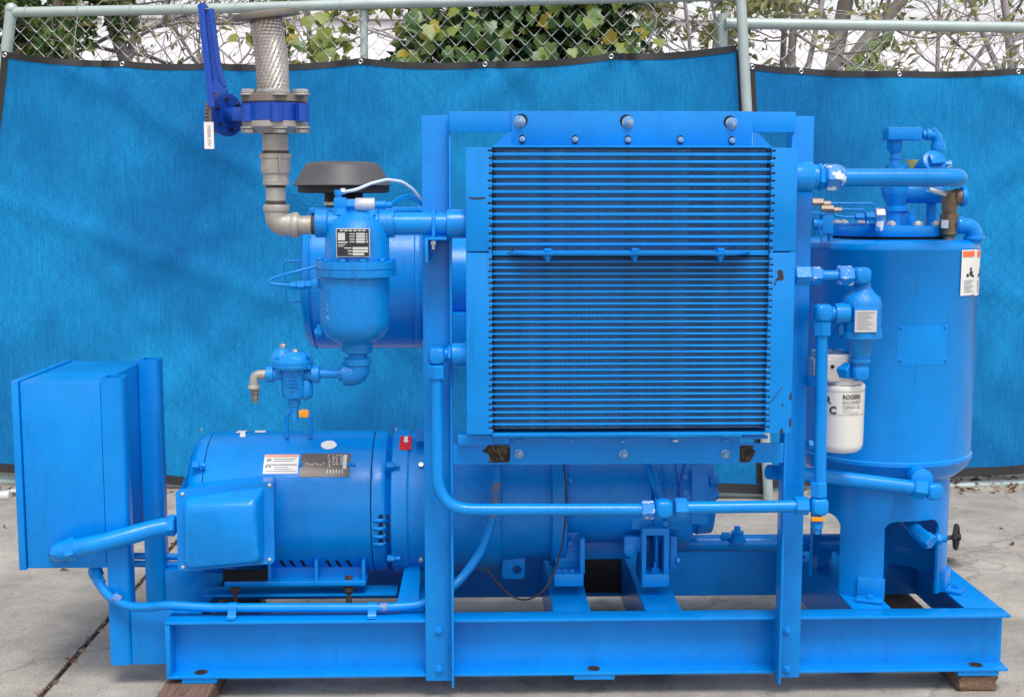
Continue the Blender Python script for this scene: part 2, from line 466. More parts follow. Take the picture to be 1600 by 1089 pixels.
# ================================================================== the compressor
ROOT = empty('air_compressor', ((XL + XR) / 2, YB / 2, ZB))
tag(ROOT, 'bright blue skid-mounted rotary screw air compressor with finned oil cooler, motor and tank', 'air compressor')

# ---- skid
FD = 0.06
def channel_front(mb, x0, x1, y, sgn, t=0.008):
    """channel along X with its flanges turned to -sgn"""
    ya, yb = y, y + sgn * FD
    mb.box(x0, x1, min(ya, yb), max(ya, yb), ZT - t, ZT, 0.0025)
    mb.box(x0, x1, min(ya, yb), max(ya, yb), ZB, ZB + t, 0.0025)
    w0, w1 = (yb - sgn * t, yb)
    mb.box(x0, x1, min(w0, w1), max(w0, w1), ZB + t * 0.9, ZT - t * 0.9)
b = MB(); channel_front(b, XL, XR, 0.0, 1)
skid = b.build('skid_frame', 'blue', ROOT, 'blue steel channel skid base')
b = MB(); channel_front(b, XL, XR, YB, -1); b.build('beam', 'blue', skid)
MB().box(XL, XL + 0.012, 0.001, FD - 0.001, ZB + 0.0085, ZT - 0.0085, 0.002).build('end_plate', 'blue', skid)
def cross(x0, x1, name='cross_beam', zt=ZT - 0.001):
    mb = MB()
    mb.box(x0, x1, FD + 0.0005, YB - FD - 0.0005, zt - 0.008, zt, 0.002)
    mb.box(x0, x0 + 0.008, FD + 0.0005, YB - FD - 0.0005, ZB + 0.002, zt - 0.0075)
    mb.box(x0 + 0.008, x1, FD + 0.0005, YB - FD - 0.0005, ZB + 0.002, ZB + 0.01)
    return mb.build(name, 'blue', skid)
for xa, xb in ((863, 921), (1006, 1062), (1326, 1386)):
    cross(V(xa, 945, 0.1).x, V(xb, 945, 0.1).x)
cross(V(625, 945, 0.1).x, V(662, 945, 0.1).x)
mb = MB()
mb.box(XR - 0.095, XR, FD + 0.0005, YB - FD - 0.0005, ZT - 0.009, ZT - 0.001, 0.002)
mb.box(XR - 0.02, XR - 0.012, FD + 0.0005, YB - FD - 0.0005, ZB + 0.002, ZT - 0.0085)
mb.build('end_beam', 'blue', skid)
mb = MB()
mb.box(XL, XL + 0.075, FD + 0.0005, YB - FD - 0.0005, ZT - 0.009, ZT - 0.001, 0.002)
mb.box(XL, XL + 0.008, FD + 0.0005, YB - FD - 0.0005, ZB + 0.002, ZT - 0.0085)
mb.build('end_beam', 'blue', skid)
for xa, xb in ((283, 338), (897, 961), (1498, 1562)):
    x0, x1 = V(xa, 1055, 0.0).x, V(xb, 1055, 0.0).x
    MB().box(x0, x1, 0.004, 0.09, ZB - 0.013, ZB - 0.0005, 0.002).build('pad', 'blue', skid)
    xm = (x0 + x1) / 2
    h = MB(); h.cyl((xm, 0.026, ZB + 0.0085), (xm, 0.026, ZB + 0.0095), 0.017, 20)
    h.build('bolt_hole', 'rust', skid, 'rust-edged bolt hole in bottom flange')
    MB().cyl((xm, 0.026, ZB + 0.0095), (xm, 0.026, ZB + 0.0102), 0.011, 18).build('bolt_hole', 'dark', skid)
# outrigger stubs that carry the cabinet uprights
UX0, UX1 = V(179, 1000, 0.1).x, V(205, 1000, 0.1).x
for ya, yb in ((0.10, 0.17), (0.46, 0.53)):
    mb = MB(); mb.box(UX1 + 0.001, XL - 0.0005, ya, yb, ZB + 0.002, ZT - 0.003, 0.003)
    mb.build('outrigger', 'blue', skid)

# ---- control cabinet
cz1, cz0 = V(95, 597, 0.1).z, V(95, 888, 0.1).z
cx0, cx1 = V(24, 740, 0.1).x, V(161.5, 740, 0.1).x
cab = MB().box(cx0 + 0.020, cx1, 0.10, 0.52, cz0, cz1, 0.005).build('control_cabinet', 'blue', ROOT, 'plain blue steel control cabinet on two uprights')
MB().box(cx0, cx0 + 0.0185, 0.094, 0.526, cz0 - 0.003, cz1 + 0.004, 0.004).build('door', 'blue', cab)
uw = UX1 - UX0
for ya in (0.10, 0.46):
    mb = MB(); t = 0.007; x0, x1 = cx1 + 0.001, cx1 + 0.001 + 0.055
    z0, z1 = ZB + 0.001, cz1 + 0.010
    # rounded hollow channel
    out = [(x0, ya), (x1 - 0.012, ya), (x1 - 0.004, ya + 0.004), (x1, ya + 0.012), (x1, ya + 0.05), (x1 - 0.004, ya + 0.058), (x1 - 0.012, ya + 0.062), (x0, ya + 0.062)]
    inn = [(x0 + t, ya + t), (x1 - 0.014, ya + t), (x1 - t - 0.002, ya + t + 0.003), (x1 - t, ya + 0.016), (x1 - t, ya + 0.046), (x1 - t - 0.002, ya + 0.052), (x1 - 0.014, ya + 0.062 - t), (x0 + t, ya + 0.062 - t)]
    n = 8
    vs = [(x, y, z0) for x, y in out] + [(x, y, z1) for x, y in out] + [(x, y, z1) for x, y in inn] + [(x, y, z0) for x, y in inn]
    fs = []
    for i in range(n):
        j = (i + 1) % n
        fs += [(i, j, n + j, n + i), (n + i, n + j, 2 * n + j, 2 * n + i), (2 * n + i, 2 * n + j, 3 * n + j, 3 * n + i), (3 * n + i, 3 * n + j, j, i)]
    mb.add(vs, fs); mb.build('upright', 'blue', cab)
bm_small = bolt_mesh('bolt', 0.008, 0.007, 'blue')
for z in (ZB + 0.03, ZB + 0.11):
    put('bolt', bm_small, cab, mtx=Matrix.Translation((cx1 + 0.001, 0.135, z)) @ Matrix.Rotation(R(-90), 4, 'Z'))

# ---- terminal box on the motor
TBY = 0.085
x0, x1 = V(276, 820, TBY).x, V(428, 820, TBY).x
def TBZ(px, py): return V(px, py, TBY).z
outl = [(x0, TBZ(276, 893)), (x1, TBZ(428, 880)), (x1, TBZ(428, 752)), (x0, TBZ(276, 765))]
def round_poly(pts, r, n=4):
    o = []
    for i, p in enumerate(pts):
        a, p, c = Vector(pts[i - 1]), Vector(p), Vector(pts[(i + 1) % len(pts)])
        q0, q1 = p + (a - p).normalized() * r, p + (c - p).normalized() * r
        for k in range(n + 1):
            q = k / n
            o.append(q0.lerp(p, q).lerp(p.lerp(q1, q), q))
    return o
op = round_poly(outl, 0.014)
term = MB().prism([(p.x, TBY, p.y) for p in op], (0, 0.006, 0)).build('terminal_box', 'blue', ROOT, 'blue motor terminal box with raised pressed cover')
ctr = sum((Vector(p) for p in outl), Vector((0, 0))) / 4
def shrink(pts, s, d): return [ctr + (Vector(p) - ctr) * s + Vector(d) for p in pts]
rings = []
base = [(outl[0][0] + 0.024, outl[0][1] + 0.014), (outl[1][0] - 0.026, outl[1][1] + 0.01), (outl[2][0] - 0.022, outl[2][1] - 0.014), (outl[3][0] + 0.024, outl[3][1] - 0.020)]
lev = [(0.0, 0.0, 0.012), (-0.030, 0.0015, 0.016), (-0.042, 0.005, 0.02), (-0.047, 0.012, 0.02)]
vs, fs = [], []
for yy, ins, rr in lev:
    pts = []
    tops = [(base[0][0] + ins, base[0][1] + ins), (base[1][0] - ins, base[1][1] + ins), (base[2][0] - ins - (0.012 if ins else 0), base[2][1] - ins - 0.03 * min(1, -yy / 0.045)), (base[3][0] + ins, base[3][1] - ins - 0.004 * min(1, -yy / 0.045))]
    for p in round_poly(tops, rr, 5): pts.append((p.x, TBY + yy, p.y))
    vs += pts
n = len(vs) // len(lev)
for k in range(len(lev) - 1):
    for i in range(n): fs.append((k * n + i, k * n + (i + 1) % n, (k + 1) * n + (i + 1) % n, (k + 1) * n + i))
fs.append(tuple(range((len(lev) - 1) * n, len(lev) * n)))
MB().add(vs, fs).build('cover', 'blue', term)
MB().prism([(p.x, TBY + 0.0065, p.y) for p in round_poly(shrink(outl, 0.93, (0, 0)), 0.014)], (0, 0.12, 0)).build('back_box', 'blue', term)
scr = MB(); scr.lathe((0, 0, 0), (0, -1, 0), [(0, 0.0055), (0.002, 0.005), (0.0035, 0.0025), (0.004, 0)], 12)
scr = scr.mesh('screw', 'steel')
for px, py in ((285, 772), (421, 758), (421, 874), (286, 886)):
    put('screw', scr, term, mtx=Matrix.Translation(V(px, py, TBY)))

# ---- conduits
mb = MB(); TB(mb, [(108, 858, 0.045), (150, 850.5, 0.05), (200, 837, 0.07), (238, 826, 0.09), (268, 821, 0.10)], 14.5, 0.35, 20)
pc = mb.build('power_conduit', 'blue', ROOT, 'thick blue conduit rising from cabinet to motor terminal box')
mb = MB(); mb.tube([V(92, 864, 0.10), V(92, 862, 0.045), V(112, 857, 0.045)], 15.5 * K(92, 860, 0.05), 0.025, 20); mb.build('elbow', 'blue', pc)
mb = MB(); mb.lathe(V(92, 862.5, 0.045), (0, 0, 1), [(-0.022, 0), (-0.018, 0.014), (0, 0.0235), (0.018, 0.014), (0.022, 0)], 18); mb.build('elbow_boss', 'blue', pc)
mb = MB(); mb.hexa(V(104, 859.5, 0.045), V(119, 856, 0.044), 18 * K(110, 858, 0.045), 0.3); mb.build('nut', 'blue', pc)
mb = MB(); mb.hexa(V(262, 820.5, 0.10), V(275, 820.5, 0.10), 17 * K(270, 820, 0.1), 0.2); mb.build('nut', 'blue', pc)
mb = MB(); TB(mb, [(147, 884, 0.13), (157, 915, 0.10), (176, 938, 0.075), (206, 948, 0.062), (235, 948, 0.055), (258, 945, 0.045), (330, 949, 0.045), (500, 949, 0.045), (600, 949, 0.045), (655, 945, 0.05), (690, 930, 0.06), (722, 903, 0.10), (752, 862, 0.12), (768, 815, 0.12), (775, 770, 0.12), (777, 700, 0.12)], 7.2, 0.12, 14)
cc = mb.build('control_conduit', 'blue', ROOT, 'thin blue conduit along the skid beam curving up behind the post')
mb = MB(); mb.hexa(V(147, 886, 0.13), V(152, 901, 0.115), 11 * K(150, 895, 0.1), 0.4); mb.hexa(V(151, 900, 0.118), V(157, 912, 0.104), 9.5 * K(150, 905, 0.1), 0.1); mb.build('nut', 'blue', cc)
for px in (364, 582):
    mb = MB(); k = K(px, 948, 0.045); c = V(px, 949, 0.045)
    pts = [(c.x - 6.5 * k, c.y + math.cos(t) * 8.6 * k, c.z + math.sin(t) * 8.6 * k) for t in [R(a) for a in range(0, 190, 15)]]
    q = [(0, c.y - 8.6 * k - 0.001, ZT + 0.012), (0, c.y - 0.022, ZT + 0.0035), (0, 0.003, ZT + 0.003)]
    strip = [(p[1], p[2]) for p in pts] + [(a[1], a[2]) for a in q]
    vs = []
    for (yy, zz) in strip: vs += [(c.x - 6.5 * k, yy, zz), (c.x + 6.5 * k, yy, zz)]
    fs = [(2 * i, 2 * i + 1, 2 * i + 3, 2 * i + 2) for i in range(len(strip) - 1)]
    mb.add(vs, fs); mb.build('clamp', 'blue', cc)
for px, py in ((182, 935), (600, 948.5), (961, 796)):
    if px < 900:
        mb = MB(); TB(mb, [(px - 5, py - (4 if px < 300 else 0), 0.0718 if px < 300 else 0.0445), (px + 5, py + (3 if px < 300 else 0), 0.0715 if px < 300 else 0.0445)], 7.35, 0, 14, caps=False)
        mb.build('bare_patch', mat('scraped_primer', (0.30, 0.27, 0.27), 0.7, var=0.2, scale=90, col2=(0.01, 0.22, 0.7), c2=(0.42, 0.52)), cc)
mb = MB(); TB(mb, [(776.2, 752, 0.1199), (774, 775, 0.1199), (769, 808, 0.1199)], 7.4, 0, 14, caps=False)
mb.build('rusty_stretch', mat('rubbed_brown', (0.20, 0.17, 0.15), 0.7, scale=60, col2=(0.02, 0.18, 0.5), c2=(0.42, 0.58)), cc)
for py in (868, 880):
    mb = MB(); TB(mb, [(200, py, 0.5), (285, py + 2, 0.5), (330, py + 6, 0.52)], 5.5, 0.1, 12); mb.build('back_conduit', 'blue', ROOT)
mb = MB(); TB(mb, [(758, 886, 0.14), (778, 912, 0.12), (800, 933, 0.10), (822, 938, 0.10), (850, 925, 0.10), (868, 890, 0.12), (879, 850, 0.12), (885, 800, 0.12), (884, 755, 0.12), (880, 715, 0.12)], 1.6, 0.08, 8)
mb.build('sensor_wire', mat('dark_brown_wire', (0.03, 0.018, 0.025), 0.5), ROOT, 'thin dark wire hanging in a loop below the airend')

# ---- electric motor
MY = 0.36
mc = V(460, 783, MY); mk = K(460, 783, MY); MR = 110 * mk
def mx(px): return V(px, 783, MY).x
def lx(mb, prof, seg=48):
    o = Vector((0, mc.y, mc.z)); mb.lathe(o, (1, 0, 0), [(x, r) for x, r in prof], seg); return mb
m0, m1, m2, m3 = mx(308), mx(338), mx(588), mx(612)
motor = lx(MB(), [(m1, MR - 0.01), (m1 + 0.0008, MR - 0.001), (m1 + 0.003, MR), (m2 - 0.003, MR), (m2 - 0.0008, MR - 0.001), (m2, MR - 0.01)], 64).build('electric_motor', 'blue', ROOT, 'large blue horizontal electric motor')
lx(MB(), [(m0 - 0.03, 0), (m0 - 0.03, 0.07), (m0 - 0.012, 0.09), (m0, MR * 0.72), (m0 + 0.006, MR * 0.86), (m0 + 0.018, MR * 0.95), (m0 + 0.035, MR - 0.003), (m1 - 0.002, MR - 0.002), (m1 - 0.001, MR - 0.012)], 64).build('end_bell', 'blue', motor)
lx(MB(), [(m2 + 0.001, MR - 0.012), (m2 + 0.002, MR - 0.002), (m3 - 0.016, MR - 0.003), (m3 - 0.006, MR * 0.965), (m3, MR * 0.90), (m3 + 0.014, MR * 0.83), (m3 + 0.016, 0)], 64).build('end_bell', 'blue', motor)
for dx in (0.0005, ):
    lx(MB(), [(m1 - 0.0012, MR - 0.006), (m1 - 0.001, MR - 0.0035), (m1 + 0.0003, MR - 0.0035), (m1 + 0.0005, MR - 0.006)], 64).build('seam', 'dark', motor)
    lx(MB(), [(m2 - 0.0004, MR - 0.006), (m2 - 0.0002, MR - 0.0035), (m2 + 0.0011, MR - 0.0035), (m2 + 0.0013, MR - 0.006)], 64).build('seam', 'dark', motor)
def on_motor(mb, px0, py0, px1, py1, th, n=6):
    xa, a0 = hit_x(px0, py0, mc.y, mc.z, MR); xb, a1 = hit_x(px1, py1, mc.y, mc.z, MR)
    return patch_x(mb, mc.y, mc.z, MR, xa, xb, a0, a1, th, n)
def slot(cx, a, w, h, m='dark', nm='vent_slot', rr=MR, th=0.0012, tilt=0.0):
    """short upright opening on the motor shell"""
    vs = []; nn = 6
    fs = []
    for i in range(nn + 1):
        aa = a + (i / nn - 0.5) * h / rr
        for sx in (-0.5, 0.5):
            vs.append((cx + sx * w + tilt * (i / nn - 0.5) * h, mc.y - math.cos(aa) * (rr + th), mc.z + math.sin(aa) * (rr + th)))
    for i in range(nn): fs.append((2 * i, 2 * i + 1, 2 * i + 3, 2 * i + 2))
    return MB().add(vs, fs).build(nm, m, motor)
for px in (442, 457, 474, 514, 529, 546):
    x, a = hit_x(px, 880, mc.y, mc.z, MR); slot(x, a, 0.0085, 0.034, tilt=-0.25)
    # raised lip beside each punched opening
    slot(x - 0.0058, a, 0.003, 0.036, 'blue', 'louvre_lip', MR, 0.0024, tilt=-0.25)
for py in (808, 821, 834, 846):
    x, a = hit_x(595, py, mc.y, mc.z, MR); slot(x, a, 0.011, 0.013, th=-0.0005, rr=MR)
    x, a = hit_x(605, py, mc.y, mc.z, MR); slot(x, a, 0.007, 0.012, th=-0.003, rr=MR)
    mb = MB(); xx = mx(600); aa = a - 0.045
    mb.tube([(xx - 0.012, mc.y - math.cos(aa) * (MR - 0.004), mc.z + math.sin(aa) * (MR - 0.004)), (xx + 0.006, mc.y - math.cos(aa) * (MR + 0.002), mc.z + math.sin(aa) * (MR + 0.002)), (xx + 0.02, mc.y - math.cos(aa) * (MR - 0.016), mc.z + math.sin(aa) * (MR - 0.016))], 0.0055, 0.02, 10)
    mb.build('vent_rib', 'blue', motor)
# labels on the shell
b = MB(); on_motor(b, 414, 711, 465, 740, 0.0008); lab = b.build('warning_label', 'paper', motor, 'white warning sticker with orange header strip', fix=False)
b = MB(); on_motor(b, 415, 710.5, 466, 714.5, 0.0014, 2); b.build('print', 'orange_ink', lab, fix=False) if False else b.build('label_header', mat('faded_orange', (0.72, 0.35, 0.25), 0.5), motor, fix=False)
b = MB()
for r_ in ((428, 717, 462, 718), (428, 720, 458, 721), (416, 725.5, 464, 727), (428, 730, 450, 730.7), (428, 733, 456, 733.6), (414, 736, 462, 736.6), (417, 717, 424, 721), (414.5, 727, 417.5, 731), (418.5, 728, 423, 729), (420, 729.5, 424, 731)):
    on_motor(b, *r_, 0.0015, 1)
b.build('label_print', 'grey_ink', motor, fix=False)
b = MB(); on_motor(b, 472, 709, 546, 745, 0.0012); b.build('nameplate', 'bronze_plate', motor, 'grey metal motor rating plate', fix=False)
b = MB()
for i in range(26):
    xx = 512 + (i % 5) * 6.3 + rnd.random() * 2; yy = 711 + (i // 5) * 3.4
    on_motor(b, xx, yy, xx + 2 + rnd.random() * 3, yy + 1.3, 0.0018, 1)
for i in range(6): on_motor(b, 511 + i * 4.6, 734, 512.2 + i * 4.6, 739.5, 0.0018, 1)
for i in range(7): on_motor(b, 478 + i * 4.4, 724 + (i % 3), 480.5 + i * 4.4, 725.3 + (i % 3), 0.0018, 1)
on_motor(b, 537, 711, 541, 733, 0.0017, 3)
b.build('nameplate_print', 'silver_ink', motor, fix=False)
for px, py in ((470, 726), (545, 726), (552.5, 726)):
    x, a = hit_x(px, py, mc.y, mc.z, MR)
    mb = MB(); mb.sphere((x, mc.y - math.cos(a) * (MR + 0.001), mc.z + math.sin(a) * (MR + 0.001)), 0.0062, 12); mb.build('plate_rivet', 'blue', motor)
# round sticker and scraped paint at the crown
x, a = hit_x(514, 695, mc.y, mc.z, MR); vs = []
pts = [(0.021 * math.cos(t), 0.019 * math.sin(t)) for t in [R(i) for i in range(60, 371, 14)]]
b = MB(); b.add([(x + p, mc.y - math.cos(a + q / MR) * (MR + 0.001), mc.z + math.sin(a + q / MR) * (MR + 0.001)) for p, q in pts], [tuple(range(len(pts)))])
b.build('round_sticker', 'paper', motor, 'torn round white sticker', fix=False)
b = MB()
for i, (px0, py0, px1, py1, sl) in enumerate(((370, 669.6, 386, 672.6, 4), (374, 672.6, 383, 676.5, 2), (377, 676.5, 381.5, 683, -3), (400, 670.5, 405, 676, -5), (406, 669.5, 410, 676, -5), (410, 672, 413, 676, -3))):
    xa, a0 = hit_x(px0, max(py0, 672), mc.y, mc.z, MR); xb, a1 = hit_x(px1, py1, mc.y, mc.z, MR)
    if py0 < 672: a0 += 0.16
    s = sl * mk; vs = []
    for q in range(5):
        aa = a0 + (a1 - a0) * q / 4
        for xx in (xa, xb): vs.append((xx + s * (q / 4 - 0.5) * -1, mc.y - math.cos(aa) * (MR + 0.0009), mc.z + math.sin(aa) * (MR + 0.0009)))
    b.add(vs, [(2 * q, 2 * q + 1, 2 * q + 3, 2 * q + 2) for q in range(4)])
b.build('scraped_mark', 'paper', motor, 'white scrape marks on the motor crown', fix=False)
# lifting eye
mb = MB(); c = V(466, 672, MY); k = mk
mb.tube([V(448, 684, 0.30), V(448, 650, 0.30), V(453, 643, 0.30), V(479, 643, 0.30), V(485, 650, 0.30), V(485, 684, 0.30)], 3.2 * k, 0.012, 12)
mb.build('lifting_eye', 'blue', motor)
# end-bell bolts and grease nipples
for px, py in ((607, 727), (608, 872), (303, 727), (304, 860)):
    mb = MB(); mb.hexa(V(px - 3, py, 0.20), V(px + 9, py, 0.20), 5.5 * mk, 0.3); mb.cyl(V(px + 9, py, 0.2), V(px + 18, py, 0.2), 3.4 * mk, 12, 0.001); mb.build('bolt', 'blue', motor)
for px in (315, 619):
    mb = MB(); mb.cyl(V(px, 674, 0.34), V(px, 668.5, 0.34), 1.8 * mk, 10, 0.0005, 1.2 * mk); mb.build('grease_nipple', 'steel', motor)
# feet
FY = 0.185
mb = MB(); bx(mb, 350, 908, 572, 916, FY, FY + 0.10, 0.003); bx(mb, 350, 908, 572, 916, MY + 0.10, MY + 0.20, 0.003)
foot = mb.build('motor_foot', 'blue', motor)
for px in (421, 494, 568):
    mb = MB(); x = V(px, 900, FY).x; zt_, zb_ = V(px, 876, FY).z, V(px, 908.5, FY).z
    mb.prism([(x - 0.004, FY + 0.002, zb_), (x - 0.004, FY + 0.004, zt_), (x - 0.004, FY + 0.16, zt_ + 0.01), (x - 0.004, FY + 0.16, zb_)], (0.008, 0, 0)); mb.build('foot_rib', 'blue', motor)
mb = MB(); bx(mb, 352, 884, 566, 909, FY + 0.055, FY + 0.065, 0.002); mb.build('foot_web', 'blue', motor)
mb = MB(); bx(mb, 348, 890, 420, 909, FY + 0.006, FY + 0.012, 0.001); mb.build('foot_pocket', 'dark', motor)  # flat black plate in place of the dark hollow in the foot
for px in (368, 545):
    mb = MB(); mb.cyl(V(px, 905, FY + 0.02), V(px, 945, FY + 0.02), 4.5 * mk, 12); mb.hexa(V(px, 916, FY + 0.02), V(px, 924, FY + 0.02), 8 * mk); mb.hexa(V(px, 900, FY + 0.02), V(px, 908, FY + 0.02), 7 * mk)
    mb.build('foot_stud', 'thread', motor)
mb = MB(); zt_ = V(480, 919, 0.25).z
mb.box(V(322, 915, 0.27).x, V(622, 915, 0.27).x, 0.27, 0.278, ZT + 0.001, zt_, 0.002); mb.box(V(322, 915, 0.27).x, V(622, 915, 0.27).x, 0.20, 0.2695, zt_ - 0.007, zt_, 0.002)
mb.box(V(322, 915, 0.27).x, V(622, 915, 0.27).x, 0.47, 0.54, ZT + 0.001, zt_, 0.002)
mb.build('motor_rail', 'blue', ROOT)
mb = MB(); pts = [V(633, 884, 0.24), V(657, 884, 0.24), V(654, 950, 0.11), V(619, 950, 0.11)]; mb.prism(pts, (0, 0.012, 0.004)); mb.build('housing_support', 'blue', ROOT)

# ---- coupling housing and airend
ah = lx(MB(), [(mx(616), 0), (mx(616), MR * 0.97), (mx(619), MR * 1.01), (mx(641), MR * 1.01), (mx(644), MR * 0.985), (mx(774), MR * 0.985), (mx(781), MR * 0.95), (mx(783), MR * 0.9), (mx(800), MR * 0.885), (mx(856), MR * 0.85), (mx(858), MR * 0.93), (mx(879), MR * 0.93), (mx(881), MR * 0.9), (mx(881), 0)], 64)
air = ah.build('coupling_housing', 'cast', ROOT, 'blue cast coupling housing between motor and airend')
for a in range(0, 360, 30):
    mb = MB(); y_, z_ = mc.y - math.cos(R(a)) * MR * 0.86, mc.z + math.sin(R(a)) * MR * 0.86
    mb.hexa((mx(882), y_, z_), (mx(889), y_, z_), 0.009, R(a)); mb.build('bolt', 'blue', air)
mb = MB(); bx(mb, 650, 668, 668, 690, 0.24, 0.30, 0.004); mb.build('lug', 'cast', air)
mb = MB(); bx(mb, 625, 683, 643, 705, 0.165, 0.166, 0.0); 
x, a = hit_x(634, 694, mc.y, mc.z, MR)
mb = MB(); on_motor(mb, 625.5, 683, 642.5, 704, MR * 0.012 + 0.0012, 4); mb.build('arrow_label', 'red_ink', air, 'small red rotation sticker with white arrow', fix=False)
mb = MB(); on_motor(mb, 632, 684, 637, 690, MR * 0.012 + 0.002, 2); xa, a0 = hit_x(629.5, 690, mc.y, mc.z, MR); xb, _ = hit_x(639.5, 690, mc.y, mc.z, MR); _, a2 = hit_x(634, 694, mc.y, mc.z, MR)
rr = MR * 1.012 + 0.002
mb.add([(xa, mc.y - math.cos(a0) * rr, mc.z + math.sin(a0) * rr), (xb, mc.y - math.cos(a0) * rr, mc.z + math.sin(a0) * rr), ((xa + xb) / 2, mc.y - math.cos(a2) * rr, mc.z + math.sin(a2) * rr)], [(0, 1, 2)])
mb.build('arrow_print', 'paper', air, fix=False)
for px, py in ((658, 727), (658, 874)):
    x, a = hit_x(px, py, mc.y, mc.z, MR); mb = MB(); nrm = Vector((0, -math.cos(a), math.sin(a))); p = Vector((x, mc.y, mc.z)) + nrm * MR * 0.985
    mb.hexa(p, p + nrm * 0.009, 0.008); mb.build('bolt', 'steel', air)
# lug with a round hole
def holed_plate(mb, x0, x1, z0, z1, Y0, Y1, cx, cz, r, n=32):
    vs, fs = [], []
    for Y in (Y0, Y1):
        for i in range(n):
            t = 2 * math.pi * i / n; c, s = math.cos(t), math.sin(t)
            q = min(((x1 - cx) if c > 0 else (x0 - cx)) / c if abs(c) > 1e-6 else 9, ((z1 - cz) if s > 0 else (z0 - cz)) / s if abs(s) > 1e-6 else 9)
            vs.append((cx + c * r, Y, cz + s * r)); vs.append((cx + c * q, Y, cz + s * q))
    for k in range(n):
        a, b_ = 2 * k, 2 * ((k + 1) % n); o = 2 * n
        fs += [(a, a + 1, b_ + 1, b_), (o + a, o + b_, o + b_ + 1, o + a + 1), (a, b_, o + b_, o + a), (a + 1, o + a + 1, o + b_ + 1, b_ + 1)]
    return mb.add(vs, fs)
c = V(808, 890, 0.26); p0, p1 = V(785, 904, 0.26), V(820, 872, 0.26)
mb = MB(); holed_plate(mb, p0.x, p1.x, p0.z, p1.z, 0.26, 0.275, c.x, c.z, 7 * mk); mb.build('lifting_lug', 'blue', air)
AY = 0.34
ac = V(950, 776, AY); ak = K(950, 776, AY)
mb = MB(); LX(mb, [(881, 60), (881, 74), (1008, 74), (1014, 68), (1014, 60)], 772, AY, 48)
end = mb.build('airend', 'cast', ROOT, 'blue cast screw airend')
mb = MB(); LX(mb, [(1010, 62), (1012, 82), (1024, 84), (1028, 76), (1070, 78), (1074, 70), (1074, 0)], 776, AY, 48); mb.build('rotor_case', 'cast', end)
mb = MB(); bx(mb, 986, 800, 1066, 828, 0.215, 0.40, 0.006); mb.build('case_base', 'cast', end)
mb = MB(); LX(mb, [(1068, 30), (1068, 66), (1076, 68), (1082, 58), (1086, 62), (1108, 60), (1110, 50), (1110, 0)], 772, AY, 40); mb.build('end_cover', 'cast', end)
mb = MB(); bx(mb, 1080, 735, 1108, 820, 0.20, 0.32, 0.008); mb.build('cover_block', 'cast', end)
for py in (752, 772, 792): 
    mb = MB(); mb.hexa(V(1108, py, 0.25), V(1122, py, 0.25), 8 * ak, 0.2); mb.build('bolt', 'cast', end)
for px, py in ((1071, 745), (1071, 770), (1071, 800), (1040, 818)):
    mb = MB(); mb.hexa(V(px, py, 0.215), V(px, py, 0.20), 5 * ak, 0.2); mb.build('bolt', 'blue', end)
for xa, xb in ((1026, 1040),):
    mb = MB(); mb.tube([V(1012, 720, 0.22), V(1028, 768, 0.17), V(1036, 784, 0.09)], 7 * ak, 0.03, 12); mb.build('injection_tube', 'blue', end)
mb = MB(); mb.tube([V(1070, 722, 0.18), V(1058, 775, 0.18)], 1.6 * ak, 0, 8); mb.tube([V(1054, 722, 0.19), V(1066, 800, 0.19)], 1.2 * ak, 0, 8); mb.build('probe_wire', 'navy', end)
mb = MB(); bx(mb, 880, 846, 986, 874, 0.33, 0.50, 0.006); mb.build('oil_gallery', 'cast', end)
mb = MB(); bx(mb, 912, 872, 1004, 925.5, YB - FD - 0.012, YB - FD - 0.003, 0.002); mb.build('added_dark_panel', 'black', end, 'black panel added to darken the gap below the airend')  # black sheet put in to darken the shaded gap under the airend
# feet of the airend
mb = MB(); bx(mb, 866, 897, 912, 916, 0.17, 0.30, 0.003); bx(mb, 868, 848, 906, 897.5, 0.235, 0.245, 0.002); bx(mb, 906.5, 842, 914, 897.5, 0.175, 0.30, 0.003); bx(mb, 872, 832, 910, 850, 0.235, 0.36, 0.004)
ft = mb.build('foot', 'blue', end)
for px in (872, 883, 894):
    mb = MB(); mb.hexa(V(px, 898, 0.20), V(px, 889, 0.20), 4.5 * ak); mb.build('bolt', 'chip', end)
mb = MB(); bx(mb, 1003, 897, 1046, 917, 0.17, 0.30, 0.003); bx(mb, 1003, 836, 1010, 897.5, 0.17, 0.28, 0.002); bx(mb, 1037.5, 836, 1046, 897.5, 0.17, 0.28, 0.002); bx(mb, 1003, 826, 1046, 836.5, 0.17, 0.30, 0.002); bx(mb, 1010, 836, 1038, 897, 0.272, 0.28, 0.0)
mb.build('foot', 'blue', end)
mb = MB(); mb.cyl(V(1026, 836, 0.22), V(1026, 885, 0.22), 4 * ak, 12); mb.hexa(V(1024, 897, 0.20), V(1024, 886, 0.20), 7 * ak); mb.cyl(V(1024, 886, 0.2), V(1024, 878, 0.2), 3 * ak, 10); mb.build('bolt', 'blue', end)
mb = MB(); LY(mb, 986, 860, 0.20, [(0, 0), (0, 8), (0.003, 11), (0.04, 12), (0.04, 0)], 20); bx(mb, 975, 838, 1003, 862, 0.203, 0.23, 0.005); mb.build('oil_port', 'cast', end)
mb = MB(); bx(mb, 1047, 838, 1058, 890, 0.20, 0.24, 0.003); mb.hexa(V(1056, 876, 0.2), V(1062, 876, 0.2), 7 * ak); mb.build('side_bracket', 'blue', end)
